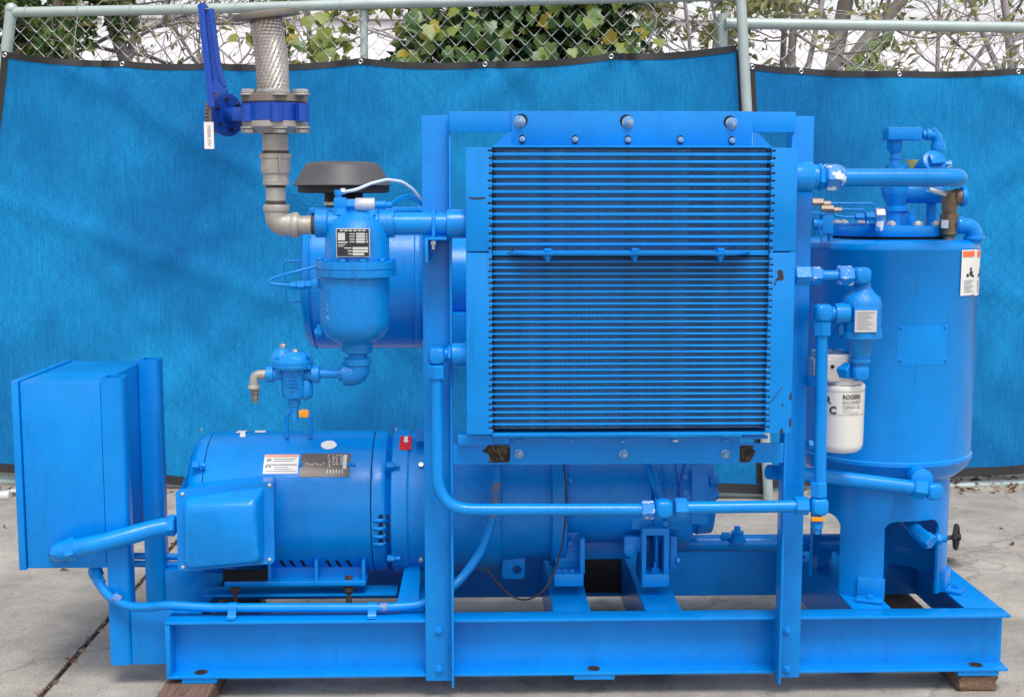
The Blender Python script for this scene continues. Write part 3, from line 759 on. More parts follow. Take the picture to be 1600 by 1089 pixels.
# sump pipe to the tank
mb = MB(); LX(mb, [(1045, 13.5), (1345, 13.5)], 848, 0.45, 24)
sp = mb.build('sump_pipe', 'blue', ROOT, 'blue horizontal oil return pipe running low to the tank')
mb = MB(); LZ(mb, [(822, 4), (822, 5), (830, 5), (830, 10), (839, 9), (839, 13), (846, 13)], 1152, 0.43, 18); bx(mb, 1128, 833, 1142, 842, 0.425, 0.44, 0.002); mb.build('drain_plug', 'blue', sp)
# ---- cooler frame: two angle posts with a top and a bottom bar
PT = 0.006; LEG = 0.053
plx1 = V(710, 1000, 0).x; plx0 = V(665, 1000, 0).x
prx0 = V(1210, 1000, 0).x; prx1 = V(1247, 1000, 0).x + 0.004
ptop = V(690, 181, 0).z; pbot = ZB - 0.008
mb = MB()
mb.box(plx0, plx1, -PT, -0.0005, pbot, ptop, 0.0015)
mb.box(plx1 - PT, plx1, -LEG, -PT - 0.0003, pbot, ptop, 0.0015)
fr = mb.build('cooler_frame', 'blue', ROOT, 'blue angle-iron post frame carrying the cooler')
mb = MB()
mb.box(prx0, prx1, -PT, -0.0005, pbot, ptop, 0.0015)
mb.box(prx0, prx0 + PT, -LEG, -PT - 0.0003, pbot, ptop, 0.0015)
mb.build('post', 'blue', fr)
zt0, zt1 = V(900, 175, -LEG).z, V(900, 207, -LEG).z
MB().box(plx1 - PT + 0.001, prx0 + PT - 0.0005, -LEG - 0.007, -LEG - 0.0005, zt1, zt0, 0.0015).build('top_bar', 'blue', fr)
zb0, zb1 = V(900, 694, -LEG).z, V(900, 725, -LEG).z
MB().box(plx1 + 0.0005, prx0 - 0.0005, -LEG + 0.002, -LEG + 0.009, zb1, zb0, 0.0015).build('bottom_bar', 'blue', fr)
MB().box(plx1 + 0.0005, prx0 - 0.0005, -LEG + 0.0095, -0.002, zb1, zb1 + 0.006, 0.001).build('bottom_bar', 'blue', fr)
bm_post = bolt_mesh('bolt', 0.0085, 0.007, 'blue')
for px, py in ((686, 985), (686, 1045), (1229, 985), (1229, 1045)):
    put('bolt', bm_post, fr, mtx=Matrix.Translation(V(px, py, -PT)))
for (px, py, w, h) in ((775, 709, 44, 29), (1167, 709, 26, 28)):
    c = V(px, py, -LEG + 0.0017); k = K(px, py, -LEG)
    pts = []
    r2 = random.Random(px)
    for i in range(22):
        t = 2 * math.pi * i / 22
        cx_, cz_ = math.cos(t), math.sin(t)
        q = 1 / max(abs(cx_), abs(cz_))
        bite = 1.0 if (px < 900 and cx_ > 0) or (px > 900 and cx_ < 0) else (0.55 + 0.5 * r2.random() - (0.45 * max(0, -cz_)))
        pts.append((c.x + cx_ * q * w / 2 * k * bite, -LEG + 0.0017, c.z + cz_ * q * (h / 2 - 0.6) * k))
    MB().add(pts, [tuple(range(22))]).build('rust_patch', 'rust', fr, 'black bare rusty corner on the bottom bar', fix=False)

# ---- oil cooler
CY = -0.125            # front of the header tanks
def cxp(px): return V(px, 450, CY).x
def czp(py): return V(985, py, CY).z
hx0, hx1, hx2, hx3 = cxp(728), cxp(769), cxp(1201), cxp(1242)
z_t, z_s, z_b = czp(231), czp(394), czp(678)
fz0, fz1 = czp(231), czp(678)
core = MB().box(hx1 + 0.001, hx2 - 0.001, -0.045, -0.040, z_b, z_t).build('oil_cooler', 'dark', ROOT, 'blue bar-and-plate oil and air cooler with dark fins')
for xa, xb in ((hx0, hx1), (hx2, hx3)):
    for za, zb in ((z_s + 0.0013, z_t), (z_b, z_s - 0.0013)):
        MB().box(xa, xb, CY, -0.025, za, zb, 0.003).build('header_tank', 'blue', core)
# the rows: dark finned air passages between bright bars
rows = []
for i in range(14): rows.append((235.5 + i * 11.72, 11.72, 5.2))
for i in range(29): rows.append((404.5 + i * 9.40, 9.40, 4.0))
kx = K(985, 450, CY)
BX0, BX1 = hx1 + 0.0005, hx2 - 0.0005
def bar_mesh(h, nm):
    return MB().box(BX0 - 0.004, BX1 + 0.004, CY + 0.006, -0.046, -h / 2, h / 2, 0.0012).mesh(nm, 'blue')
bar_a, bar_b = bar_mesh(5.0 * kx, 'bar'), bar_mesh(3.6 * kx, 'bar')
def fin_mesh(h, nm, seed):
    r3 = random.Random(seed); vs, fs = [], []
    n = int((BX1 - BX0 - 0.012) / 0.0062) * 2; x = BX0 + 0.006; up = 1
    for i in range(n + 1):
        jx = (r3.random() - 0.5) * 0.0006 + (0.0012 * math.sin(i * 0.021 + seed))
        z = up * h / 2; up = -up
        y0 = CY + 0.0072 + r3.random() * 0.0012
        w = 0.0007
        vs += [(x + jx - w, y0, z), (x + jx + w, y0, z), (x + jx + w, y0 + 0.03, z)]
        x += 0.0041 if up < 0 else 0.0021
    for i in range(n):
        a = 3 * i; fs += [(a, a + 1, a + 4, a + 3), (a + 1, a + 2, a + 5, a + 4)]
    return MB().add(vs, fs).mesh(nm, 'fin', smooth=False, fix=False)
fins_a = [fin_mesh(6.6 * kx, 'fin_row', s) for s in (1, 2)]
fins_b = [fin_mesh(5.6 * kx, 'fin_row', s) for s in (3, 4)]
weld = MB()
for i, t in enumerate(range(1)):
    weld.sphere((0, 0, 0), 0.0047, 10)
weld = weld.mesh('weld_bead', 'blue')
wr = random.Random(5)
notch = MB().box(-0.0065, 0.0050, CY - 0.0009, CY + 0.0009, -0.0016, 0.0016, 0.0003)
notch.lathe((0.0045, CY - 0.0009, 0), (0, 1, 0), [(0, 0), (0, 0.0036), (0.001, 0.0036)], 10)
notch.lathe((-0.0060, CY - 0.0009, 0), (0, 1, 0), [(0, 0), (0, 0.0030), (0.001, 0.0030)], 10)
notch = notch.mesh('bar_gap', 'dark')
for i, (py, pitch, th) in enumerate(rows):
    a_sec = i < 14
    put('fin_row', (fins_a if a_sec else fins_b)[i % 2], core, mtx=Matrix.Translation((0, 0, czp(py))))
    if i not in (13, len(rows) - 1):
        put('bar', bar_a if a_sec else bar_b, core, mtx=Matrix.Translation((0, 0, czp(py + pitch / 2))))
    for sx, xx in ((1, hx1 + 0.001), (-1, hx2 - 0.001)):
        s = (0.85 if a_sec else 0.66)
        put('bar_gap', notch, core, mtx=Matrix.Translation((xx - 0.0005 * sx, 0, czp(py))) @ Matrix.Diagonal((1.0 * sx * (0.8 + 0.4 * wr.random()), 1.0, s, 1)))
        put('weld_bead', weld, core, mtx=Matrix.Translation((xx - sx * (0.0035 + wr.random() * 0.003), CY + 0.0025, czp(py + pitch / 2) + (wr.random() - 0.5) * 0.002)) @ Matrix.Diagonal((0.7 + wr.random() * 1.3, 0.7, (0.8 if a_sec else 0.7) + wr.random() * 0.3, 1)))
        put('weld_bead', weld, core, mtx=Matrix.Translation((xx - sx * (0.007 + wr.random() * 0.003), CY + 0.003, czp(py) + (wr.random() - 0.5) * 0.002)) @ Matrix.Diagonal((0.9 + wr.random() * 0.5, 0.6, 0.8 + wr.random() * 0.3, 1)))
# frame bars above, between and below
MB().box(BX0, BX1, CY + 0.004, -0.046, czp(231), czp(228), 0.001).build('edge_bar', 'blue', core)
MB().box(BX0, BX1, CY + 0.004, -0.046, czp(681), czp(676.5), 0.001).build('edge_bar', 'blue', core)
MB().box(BX0, BX1, CY + 0.006, -0.046, czp(399.5), czp(391.5), 0.001).build('edge_bar', 'blue', core)
# divider strip with three clamp bolts
mb = MB(); zs = czp(396)
xa, xb, xc, xd = cxp(792), cxp(822), cxp(1152), cxp(1172)
prof = [(xa, 0.004), (xb, 0.036), (xc, 0.036), (xd, 0.004)]
mb.prism([(xa, CY + 0.005, zs), (xb, CY - 0.032, zs), (xc, CY - 0.032, zs), (xd, CY + 0.005, zs)], (0, 0, 0.004))
mb.prism([(xa + 0.01, CY + 0.005, zs - 0.0042), (xb + 0.01, CY - 0.028, zs - 0.0042), (xc - 0.01, CY - 0.028, zs - 0.0042), (xd - 0.01, CY + 0.005, zs - 0.0042)], (0, 0, 0.004))
mb.build('divider_strip', 'blue', core)
for px in (855, 990, 1123):
    mb = MB(); x = cxp(px); yb = CY - 0.014
    mb.hexa((x, yb, zs + 0.0042), (x, yb, zs + 0.0125), 0.0095, 0.2)
    mb.hexa((x, yb, zs - 0.0045), (x, yb, zs - 0.012), 0.0095, 0.5)
    mb.cyl((x, yb, zs - 0.012), (x, yb, zs - 0.019), 0.0055, 12, 0.001); mb.build('clamp_bolt', 'blue', core)
# mounting plates
def cz2(py): return V(985, py, -LEG).z
MY_ = -LEG - 0.0135
MB().box(V(799, 200, MY_).x, V(1176, 200, MY_).x, MY_, MY_ + 0.006, czp(228) + 0.001, V(985, 174, MY_).z, 0.0015).build('mounting_plate', 'blue', core)
for xs, xe in ((799, 770), (1176, 1206)):
    mb = MB()
    x0, x1 = V(xs, 218, MY_ + 0.0065).x, V(xe, 218, MY_ + 0.0065).x
    z0, z1 = czp(229.5), V(985, 207, MY_).z
    mb.prism([(x0, MY_ + 0.0005, z0), (x1, MY_ + 0.0005, z0), (x0 + (x1 - x0) * 0.55, MY_ + 0.0005, z0 + (z1 - z0) * 0.6), (x0 + (x1 - x0) * 0.2, MY_ + 0.0005, z1), (x0, MY_ + 0.0005, z1)], (0, 0.005, 0))
    mb.build('gusset', 'blue', core)
BY_ = -LEG - 0.006
MB().box(V(797, 706, BY_).x, V(1156, 706, BY_).x, BY_, BY_ + 0.006, V(985, 725, BY_).z, V(985, 684, BY_).z, 0.0015).build('mounting_plate', 'blue', core)
big = bolt_mesh('bolt', 0.0105, 0.011, 'bolt'); small = bolt_mesh('bolt', 0.0075, 0.008, 'bolt', False)
ring = MB(); ring.cyl((0, 0, 0), (0, -0.0012, 0), 0.0150, 20); ring = ring.mesh('oversize_hole', 'dark')
for i, (px, py) in enumerate(((812, 190.5), (981, 191.5), (1143, 193))):
    put('bolt', big, core, mtx=Matrix.Translation(V(px, py, MY_)) @ Matrix.Rotation(i * 0.7, 4, 'Y'))
    put('oversize_hole', ring, core, mtx=Matrix.Translation(V(px + (2.5 if i == 0 else -2.5), py - 2, MY_)))
for i, (px, py) in enumerate(((816, 218), (898.5, 218.5), (981, 219), (1063, 219), (1143.5, 220))):
    put('bolt', small, core, mtx=Matrix.Translation(V(px, py, MY_)) @ Matrix.Rotation(i * 0.5, 4, 'Y'))
    put('oversize_hole', ring, core, mtx=Matrix.Translation(V(px, py, MY_)) @ Matrix.Diagonal((0.52, 1, 0.72, 1)))
for i, (px, py) in enumerate(((811, 709), (974, 709), (1133, 709))):
    put('bolt', big, core, mtx=Matrix.Translation(V(px, py, BY_)) @ Matrix.Rotation(i * 0.9, 4, 'Y') @ Matrix.Diagonal((0.8, 1, 0.8, 1)))
for px, py in ((811, 686.5), (893, 685), (975, 686.5), (1055, 686), (1135, 686)):
    mb = MB(); mb.hexa(V(px, py, BY_ - 0.018), V(px, py + 4, BY_ - 0.018), 4.5 * K(px, py, BY_)); mb.build('bolt', 'chip', core)
mb = MB(); bx(mb, 715, 679, 770, 696, -0.075, -0.055, 0.004); mb.build('lower_lug', 'blue', core)
mb = MB(); bx(mb, 780, 680, 797, 694, -0.075, -0.06, 0.004); mb.build('lower_lug', 'blue', core)
mb = MB(); bx(mb, 1160, 681, 1200, 686, -0.075, -0.06, 0.002); mb.build('lower_lug', 'blue', core)
# bare scratches and chips on the header tanks
def chip(pts, Y=CY - 0.0008):
    MB().add([V(px, py, Y) for px, py in pts], [tuple(range(len(pts)))]).build('paint_chip', 'ink', core, fix=False)
chip([(731, 308), (745, 309), (759, 308), (757, 311), (744, 312), (734, 310.5)])
chip([(1214, 424), (1218, 422), (1221, 421), (1223, 424), (1225, 436), (1219, 439), (1216, 437), (1213, 441), (1211, 438), (1216, 432)])
chip([(1209, 443), (1212, 441), (1213, 444), (1210, 446)])
chip([(1234, 615), (1237, 613), (1237, 625), (1233, 624)]); chip([(1233, 655), (1236, 652), (1236, 668), (1233, 666)])
chip([(1203, 629), (1222, 604), (1222.8, 604.6), (1204, 630)]); chip([(1221, 632), (1224, 630), (1223, 637)]); chip([(1219, 671), (1223, 669), (1224, 676), (1218, 677)])
chip([(798, 389), (800, 387), (803, 391), (801, 395), (798, 393)], CY + 0.003); chip([(1168, 394), (1171, 392), (1172, 397), (1169, 398)], CY + 0.003)
# fan shroud behind
MB().box(cxp(752), cxp(1230), -0.02, 0.11, czp(640), czp(250), 0.006).build('fan_shroud', 'blue', core)

# ---- cooler ports, tubes and fittings
PY = -0.075
def nutx(mb, xa, xb, yc, r, Y, a0=0.2):
    mb.hexa(V(xa, yc, Y), V(xb, yc, Y), r * K(xa, yc, Y), a0); return mb
def nutz(mb, ya, yb, xc, r, Y, a0=0.2):
    mb.hexa(V(xc, ya, Y), V(xc, yb, Y), r * K(xc, ya, Y), a0); return mb
def block(mb, xc, yc, r, Y):
    """forged fitting body: rounded cube with a round boss to the front"""
    k = K(xc, yc, Y); c = V(xc, yc, Y); s = r * k
    mb.box(c.x - s, c.x + s, c.y - s, c.y + s, c.z - s, c.z + s, s * 0.6, None, 5)
    mb.cyl((c.x, c.y - s * 0.9, c.z), (c.x, c.y - s * 1.08, c.z), s * 0.8, 20, 0.002)
    return mb
mb = MB(); LX(mb, [(690, 17), (699, 17)], 350, PY, 28); LX(mb, [(698, 21), (699, 22.5), (727, 22.5), (729, 22)], 350, PY, 32)
LX(mb, [(610, 17.5), (699, 17.5)], 350, PY, 28)
air_in = mb.build('air_pipe', 'blue', ROOT, 'short blue pipe from cooler to moisture separator')
mb = MB(); k = K(678, 350, PY); c = V(678, 350, PY)
mb.tube([c + Vector((0, -19.5 * k, -0.055))] + [c + Vector((0, -math.cos(R(a)) * 19.5 * k, math.sin(R(a)) * 19.5 * k)) for a in range(0, 181, 20)] + [c + Vector((0, 19.5 * k, -0.055))], 2.8 * k, 0, 10)
mb.build('pipe_clamp', 'blue', air_in)
mb = MB(); bx(mb, 668, 371, 698, 375.5, PY - 0.035, 0.0, 0.002); bx(mb, 664, 371.5, 669, 410, PY - 0.034, -0.001, 0.002); mb.build('pipe_bracket', 'blue', air_in)
for yy in (PY - 0.0305,):
    mb = MB(); mb.hexa(V(677, 377, yy), V(677, 383, yy), 4.5 * k); mb.cyl(V(677, 383, yy), V(677, 390, yy), 3 * k, 10); mb.build('clamp_nut', 'steel', air_in)

TY = -0.092
mb = MB(); TB(mb, [(682, 585, TY), (684, 796, TY), (1010, 796, TY)], 9.6, 0.085, 18)
TB(mb, [(1070, 793, TY), (1250, 790.5, TY)], 9.6, 0, 18); TB(mb, [(1281, 775, TY), (1284, 515, TY)], 9.6, 0, 18)
line = mb.build('oil_line', 'blue', ROOT, 'blue oil tube running down the left post, across and up to the valve')
mb = MB(); block(mb, 682.5, 556, 14, TY + 0.01); mb.build('elbow', 'blue', line)
mb = MB(); LX(mb, [(695, 10), (702, 10)], 554, PY, 24); nutx(mb, 699, 706, 554, 15, PY); LX(mb, [(706, 17), (707, 18), (724, 18), (729, 20)], 554, PY, 28); mb.build('cooler_port', 'blue', line)
mb = MB(); nutz(mb, 570, 592, 682, 15, TY); mb.build('nut', 'blue', line)
mb = MB(); nutx(mb, 1002, 1022, 796, 14.5, TY); mb.build('nut', 'chip', line)
mb = MB(); block(mb, 1037, 794, 14, TY); mb.build('tee', 'blue', line)
mb = MB(); nutx(mb, 1054, 1074, 793, 15, TY); mb.build('nut', 'blue', line)
mb = MB(); nutx(mb, 1242, 1263, 790, 14.5, TY); mb.build('nut', 'blue', line)
mb = MB(); block(mb, 1279, 790, 14, TY); mb.build('elbow', 'blue', line)
mb = MB(); nutz(mb, 752, 776, 1279, 14, TY); mb.build('nut', 'blue', line)
mb = MB(); nutz(mb, 501, 525, 1285, 14, TY); mb.build('nut', 'blue', line)
mb = MB(); block(mb, 1286, 489, 14, TY); mb.build('elbow', 'blue', line)
mb = MB(); LX(mb, [(1298, 11), (1304, 11), (1304, 16), (1312, 16), (1326, 15)], 490, TY, 24); mb.build('coupling', 'blue', line)

# upper discharge tube to the tank head
mb = MB(); TB(mb, [(1300, 278, PY), (1497, 278, PY), (1497, 279, 0.28)], 14, 0.045, 24)
dis = mb.build('discharge_tube', 'blue', ROOT, 'thick blue tube from cooler to the tank head')
mb = MB(); LX(mb, [(1238, 21), (1240, 24), (1266, 24), (1269, 22)], 277, PY, 32); mb.build('port_boss', 'blue', dis)
mb = MB(); LX(mb, [(1268, 19), (1276, 19), (1276, 15), (1290, 15)], 277, PY, 24); nutx(mb, 1277, 1287, 277, 21, PY, 0.4); mb.build('union', 'blue', dis)
mb = MB(); mb.hexa(V(1288, 277, PY), V(1312, 277, PY), 22 * K(1300, 277, PY), 0.15); LX(mb, [(1310, 20), (1318, 16), (1319, 14)], 277.5, PY, 24); mb.build('nut', 'chip', dis)
# middle oil tube to the thermostatic valve
mb = MB(); TB(mb, [(1275, 431, PY), (1322, 431, PY)], 8.5, 0, 18)
mid = mb.build('oil_tube', 'blue', ROOT)
mb = MB(); nutx(mb, 1240, 1266, 431, 17, PY, 0.05); mb.build('port_boss', 'blue', mid)
mb = MB(); nutx(mb, 1265, 1284, 431, 15, PY); mb.build('nut', 'chip', mid)
mb = MB(); nutx(mb, 1309, 1333, 431, 16, PY); mb.build('nut', 'chip', mid)
mb = MB(); block(mb, 1346, 431, 13.5, PY); mb.build('elbow', 'blue', mid)

# ---- thermostatic valve
VY = -0.06
mb = MB(); LZ(mb, [(440, 12), (448, 13), (456, 19), (464, 28), (474, 31), (482, 31), (500, 31), (517, 30), (517, 33), (527, 33), (527, 28), (534, 22), (556, 16), (560, 15), (560, 17), (566, 17), (566, 13), (580, 13)], 1345, VY, 32)
tv = mb.build('thermostatic_valve', 'cast', ROOT, 'blue cast valve with small silver label')
mb = MB(); LX(mb, [(1310, 14), (1312, 17), (1330, 19)], 490, VY - 0.005, 24); bx(mb, 1311, 505, 1320, 524, VY - 0.02, VY + 0.02, 0.004); mb.build('inlet_boss', 'cast', tv)
lz0, lz1 = V(1352, 519, VY).z, V(1352, 485, VY).z
mb = MB(); c = V(1352, 502, VY); bx(mb, 1334, 480, 1372, 521, VY - 0.052, VY, 0.005); mb.build('label_pad', 'cast', tv)
mb = MB(); bx(mb, 1336, 485, 1370, 519, VY - 0.0535, VY - 0.0525, 0); lb = mb.build('label', mat('silver_label', (0.55, 0.54, 0.55), 0.45, 0.2, var=0.05), tv)
mb = MB()
for i in range(8): 
    w = 27 - (i * 7 % 11); bx(mb, 1339, 488 + i * 3.6, 1339 + w, 489.1 + i * 3.6, VY - 0.0545, VY - 0.0538, 0)
mb.build('label_print', 'grey_ink', tv)
for px in (1330, 1373):
    mb = MB(); mb.hexa(V(px, 514, VY - 0.01), V(px, 530, VY - 0.01), 5 * K(px, 520, VY)); mb.build('bolt', 'blue', tv)
mb = MB(); block(mb, 1343, 582, 13, VY); mb.build('elbow', 'blue', tv)
mb = MB(); mb.hexa(V(1330, 580, VY), V(1312, 578, VY + 0.02), 14 * K(1320, 580, VY), 0.2); mb.cyl(V(1312, 578, VY + 0.02), V(1298, 577, VY + 0.04), 12 * K(1320, 580, VY), 20, 0.002); mb.build('union', 'blue', tv)

# ---- spin-on oil filter
OY = 0.0; ox = 1313
mb = MB(); LZ(mb, [(598, 20), (598, 35), (601, 36.5), (604, 36), (692, 35.5), (699, 33), (704, 27), (705, 18), (705, 0)], ox, OY, 48)
filt = mb.build('oil_filter', 'white', ROOT, 'white spin-on oil filter can with black printing')
kf = K(ox, 650, OY); fc = V(ox, 650, OY); FR = 36.3 * kf
mb = MB(); bx(mb, ox - 30, 553, ox + 22, 597.5, OY - 0.055, OY + 0.05, 0.008); LZ(mb, [(580, 33), (597.6, 34)], ox, OY, 32); bx(mb, ox - 27, 560, ox - 15, 594, OY - 0.06, OY, 0.004); bx(mb, ox - 42, 562, ox - 28, 590, OY - 0.02, OY + 0.03, 0.004)
mb.build('filter_head', 'alu', filt)
mb = MB(); mb.cyl(V(ox - 12, 573, OY - 0.056), V(ox - 12, 573, OY - 0.0575), 3 * kf, 12); mb.build('plug_hole', 'dark', filt)
def wrap(mb, s, px, py, hpx, bold=0.0, sx=1.0, align='LEFT', rr=FR + 0.0007):
    vs, fs = text_geo(s, hpx * kf * 1.4, align, bold)
    a0, z0 = hit_z(px, py, fc.x, fc.y, rr)
    out = []
    for v in vs:
        a = a0 + v.x * sx / rr
        out.append((fc.x + math.sin(a) * rr, fc.y - math.cos(a) * rr, z0 + v.y))
    mb.add(out, fs)
mb = MB()
wrap(mb, 'ROGERS', 1316.5, 623.8, 6.6, 0.0004, 0.90)
mb.build('lettering', 'ink', filt, fix=False)
mb = MB()
wrap(mb, 'MACHINERY', 1316.3, 631.6, 5.8, 0.0002, 0.72); wrap(mb, 'COMPANY, INC.', 1316.1, 639.2, 5.8, 0.0002, 0.54)
mb.build('lettering', 'grey_ink', filt, fix=False)
mb = MB(); wrap(mb, 'R', 1289, 629.6, 11, 0.0008, 1.1); wrap(mb, 'C', 1295.5, 645.5, 11, 0.0008, 1.1); wrap(mb, 'M', 1276.5, 645.5, 11, 0.0008, 1.1); mb.build('lettering', 'ink', filt, fix=False)
mb = MB()
for py in (612.5, 648.5):
    _, z0 = hit_z(1313, py, fc.x, fc.y, FR); patch_z(mb, fc.x, fc.y, FR, -1.35, 1.3, z0 - 0.0006, z0 + 0.0006, 0.0006, 20)
for (xa, xb, py) in ((1317, 1331, 641.8), (1317, 1341, 644.5), (1327, 1341, 647)):
    a0, z0 = hit_z(xa, py, fc.x, fc.y, FR); a1, _ = hit_z(xb, py, fc.x, fc.y, FR); patch_z(mb, fc.x, fc.y, FR, a0, a1, z0 - 0.0005, z0 + 0.0005, 0.0006, 6)
mb.build('printed_line', 'grey_ink', filt, fix=False)
mb = MB(); mb.hexa(V(1269, 588, -0.02), V(1269, 603, -0.02), 8 * kf); mb.build('bracket_bolt', 'blue', filt); mb = MB(); mb.hexa(V(1262, 694, -0.01), V(1270, 694, -0.01), 8 * kf); mb.build('bracket_bolt', 'blue', filt)
mb = MB(); mb.tube([V(1268, 470, 0.0), V(1272, 520, 0.0), V(1300, 546, -0.03), V(1330, 552, -0.03)], 1.2 * kf, 0.02, 8); mb.build('sense_wire', 'blue', filt)
# small yellow-handled cock under the elbow
mb = MB(); LZ(mb, [(800, 6), (815, 6), (815, 9), (824, 9), (824, 5), (834, 5)], 1277, TY, 16); cock = mb.build('drain_cock', 'blue', ROOT)
mb = MB(); bx(mb, 1268, 808, 1288, 815, TY - 0.022, TY - 0.012, 0.003); mb.build('handle', 'yellow', cock, 'small orange-yellow tap handle')

# ---- separator tank
SX, SY = 1.098, 0.315
tk = K(1400, 560, SY)
def tz(py, Y=SY): return V(1400, py, Y).z
SR = 134.5 * K(1400, 560, SY)
ztop, zbot = V(1400, 379, SY - SR).z, V(1400, 727, SY - SR).z
cen = Vector((SX, SY, 0))
prof = [(ztop + 0.004, 0), (ztop + 0.004, SR * 0.80), (ztop + 0.002, SR * 0.93), (ztop - 0.006, SR * 0.985), (ztop - 0.016, SR), (ztop - 0.024, SR), (ztop - 0.027, SR - 0.002), (zbot + 0.006, SR - 0.002), (zbot + 0.003, SR + 0.0015), (zbot - 0.006, SR + 0.0015), (zbot - 0.008, SR - 0.001), (zbot - 0.03, SR * 0.96), (zbot - 0.055, SR * 0.84), (zbot - 0.075, SR * 0.6), (zbot - 0.085, SR * 0.3), (zbot - 0.088, 0)]
mb = MB(); mb.lathe(cen, (0, 0, -1), [(-z, r) for z, r in prof], 72)
tank = mb.build('separator_tank', 'blue', ROOT, 'tall blue cylindrical oil separator tank on cut-out skirt')
# skirt with arched openings
KR = 103 * K(1397, 850, SY); kz0, kz1 = ZT + 0.0005, zbot - 0.03
def skirt():
    n = 144; rows_ = 24; vs, fs = [], []
    a_open = [R(13), R(-77), R(200)]; half = R(26)
    zarch = V(1420, 815, SY - KR).z
    def open_top(a):
        for c in a_open:
            d = (a - c + math.pi) % (2 * math.pi) - math.pi
            if abs(d) < half:
                q = max(0.0, (abs(d) - (half - R(11))) / R(11))
                return zarch - 0.024 * (1 - math.sqrt(max(0, 1 - q * q)))
        return None
    t = 0.008
    mb = MB()
    for i in range(n):
        a0, a1 = 2 * math.pi * i / n, 2 * math.pi * (i + 1) / n
        am = (a0 + a1) / 2
        if open_top(am) is None: zl0 = zl1 = kz0
        else:
            zl0 = open_top(a0); zl1 = open_top(a1)
            zl0 = zl0 if zl0 is not None else zarch - 0.024; zl1 = zl1 if zl1 is not None else zarch - 0.024
        def P(a, r, z): return (SX + math.sin(a) * r, SY - math.cos(a) * r, z)
        v = [P(a0, KR, zl0), P(a1, KR, zl1), P(a1, KR, kz1), P(a0, KR, kz1), P(a0, KR - t, zl0), P(a1, KR - t, zl1), P(a1, KR - t, kz1), P(a0, KR - t, kz1)]
        f = [(0, 1, 2, 3), (5, 4, 7, 6), (4, 5, 1, 0)]
        pv, nx = open_top(am - 2 * math.pi / n), open_top(am + 2 * math.pi / n)
        if open_top(am) is None and pv is not None: f.append((4, 0, 3, 7))
        if open_top(am) is None and nx is not None: f.append((1, 5, 6, 2))
        mb.add(v, f)
    return mb
me = skirt()
bm = bmesh.new(); tmp = bpy.data.meshes.new('skirt'); tmp.from_pydata(me.v, [], me.f); bm.from_mesh(tmp)
bmesh.ops.remove_doubles(bm, verts=bm.verts[:], dist=1e-5); bmesh.ops.recalc_face_normals(bm, faces=bm.faces[:]); bm.to_mesh(tmp); bm.free()
tmp.materials.append(M['blue']); tmp.shade_smooth(); tmp.set_sharp_from_angle(angle=R(38))
put('skirt', tmp, tank)
# clips that hold the skirt
for a in (-22, 58, 140, 220):
    m4 = Matrix.Translation((SX, SY, ZT)) @ Matrix.Rotation(R(a), 4, 'Z')
    mb = MB(); mb.box(-0.035, 0.035, -KR - 0.008, -KR + 0.012, 0.001, 0.055, 0.003, m4); mb.box(-0.035, 0.035, -KR - 0.05, -KR - 0.0085, 0.001, 0.009, 0.002, m4); mb.build('hold_down_clip', 'blue', tank)
    mb = MB(); q = m4 @ Vector((0, -KR - 0.032, 0.009)); mb.hexa(q, q + Vector((0, 0, 0.008)), 0.009); mb.build('bolt', 'blue', tank)
# lid
lk = K(1397, 370, SY - 0.15); LR = 93 * lk
lz0, lz1 = ztop + 0.0045, ztop + 0.0045 + 0.006
mb = MB(); mb.cyl((SX, SY, lz0), (SX, SY, lz1), LR * 0.96, 56); mb.build('gasket', 'dark', tank)
mb = MB(); mb.cyl((SX, SY, lz1), (SX, SY, lz1 + 0.028), LR, 64, 0.003); mb.build('lid', 'blue', tank)
ltop = lz1 + 0.028
lb_ = MB(); lb_.hexa((0, 0, 0), (0, 0, 0.010), 0.0125, 0.2); lb_.cyl((0, 0, 0.01), (0, 0, 0.014), 0.006, 12); lb_ = lb_.mesh('bolt', 'alu')
for i in range(12):
    a = R(15 + 30 * i); put('bolt', lb_, tank, mtx=Matrix.Translation((SX + math.sin(a) * LR * 0.88, SY - math.cos(a) * LR * 0.88, ltop)) @ Matrix.Rotation(i, 4, 'Z'))
# warning labels and embossed plate
def on_tank(mb, px0, py0, px1, py1, th, n=6):
    a0, z0 = hit_z(px0, py0, SX, SY, SR); a1, z1 = hit_z(px1, py1, SX, SY, SR)
    return patch_z(mb, SX, SY, SR, a0, a1, z0, z1, th, n)
for i, (pa, pb) in enumerate(((1503, 1523), (1525.2, 1532.5))):
    mb = MB(); on_tank(mb, pa, 391, pb, 460, 0.0006); mb.build('warning_label', 'paper', tank, 'white warning sticker with orange header on the tank', fix=False)
    mb = MB(); on_tank(mb, pa + 1.5, 393, pb - 1, 401, 0.0014); mb.build('label_header', 'orange_ink', tank, fix=False)
    mb = MB()
    for (a_, b_, c_, d_) in ((0.62, 418, 0.74, 423), (0.58, 424, 0.80, 431), (0.34, 428, 0.5, 433), (0.74, 430, 0.9, 433)): on_tank(mb, pa + (pb - pa) * a_, b_, pa + (pb - pa) * c_, d_, 0.0014, 2)
    mb.build('pictogram', 'ink', tank, fix=False)
    mb = MB()
    for q in range(7): on_tank(mb, pa + (pb - pa) * 0.14, 438 + q * 2.9, pa + (pb - pa) * (0.86 - 0.1 * (q % 3)), 438.9 + q * 2.9, 0.0014, 2)
    mb.build('label_print', mat('pale_print', (0.5, 0.5, 0.5), 0.6), tank, fix=False)
a0, z0 = hit_z(1403, 510, SX, SY, SR); a1, z1 = hit_z(1480, 569, SX, SY, SR)
vs, fs = [], []
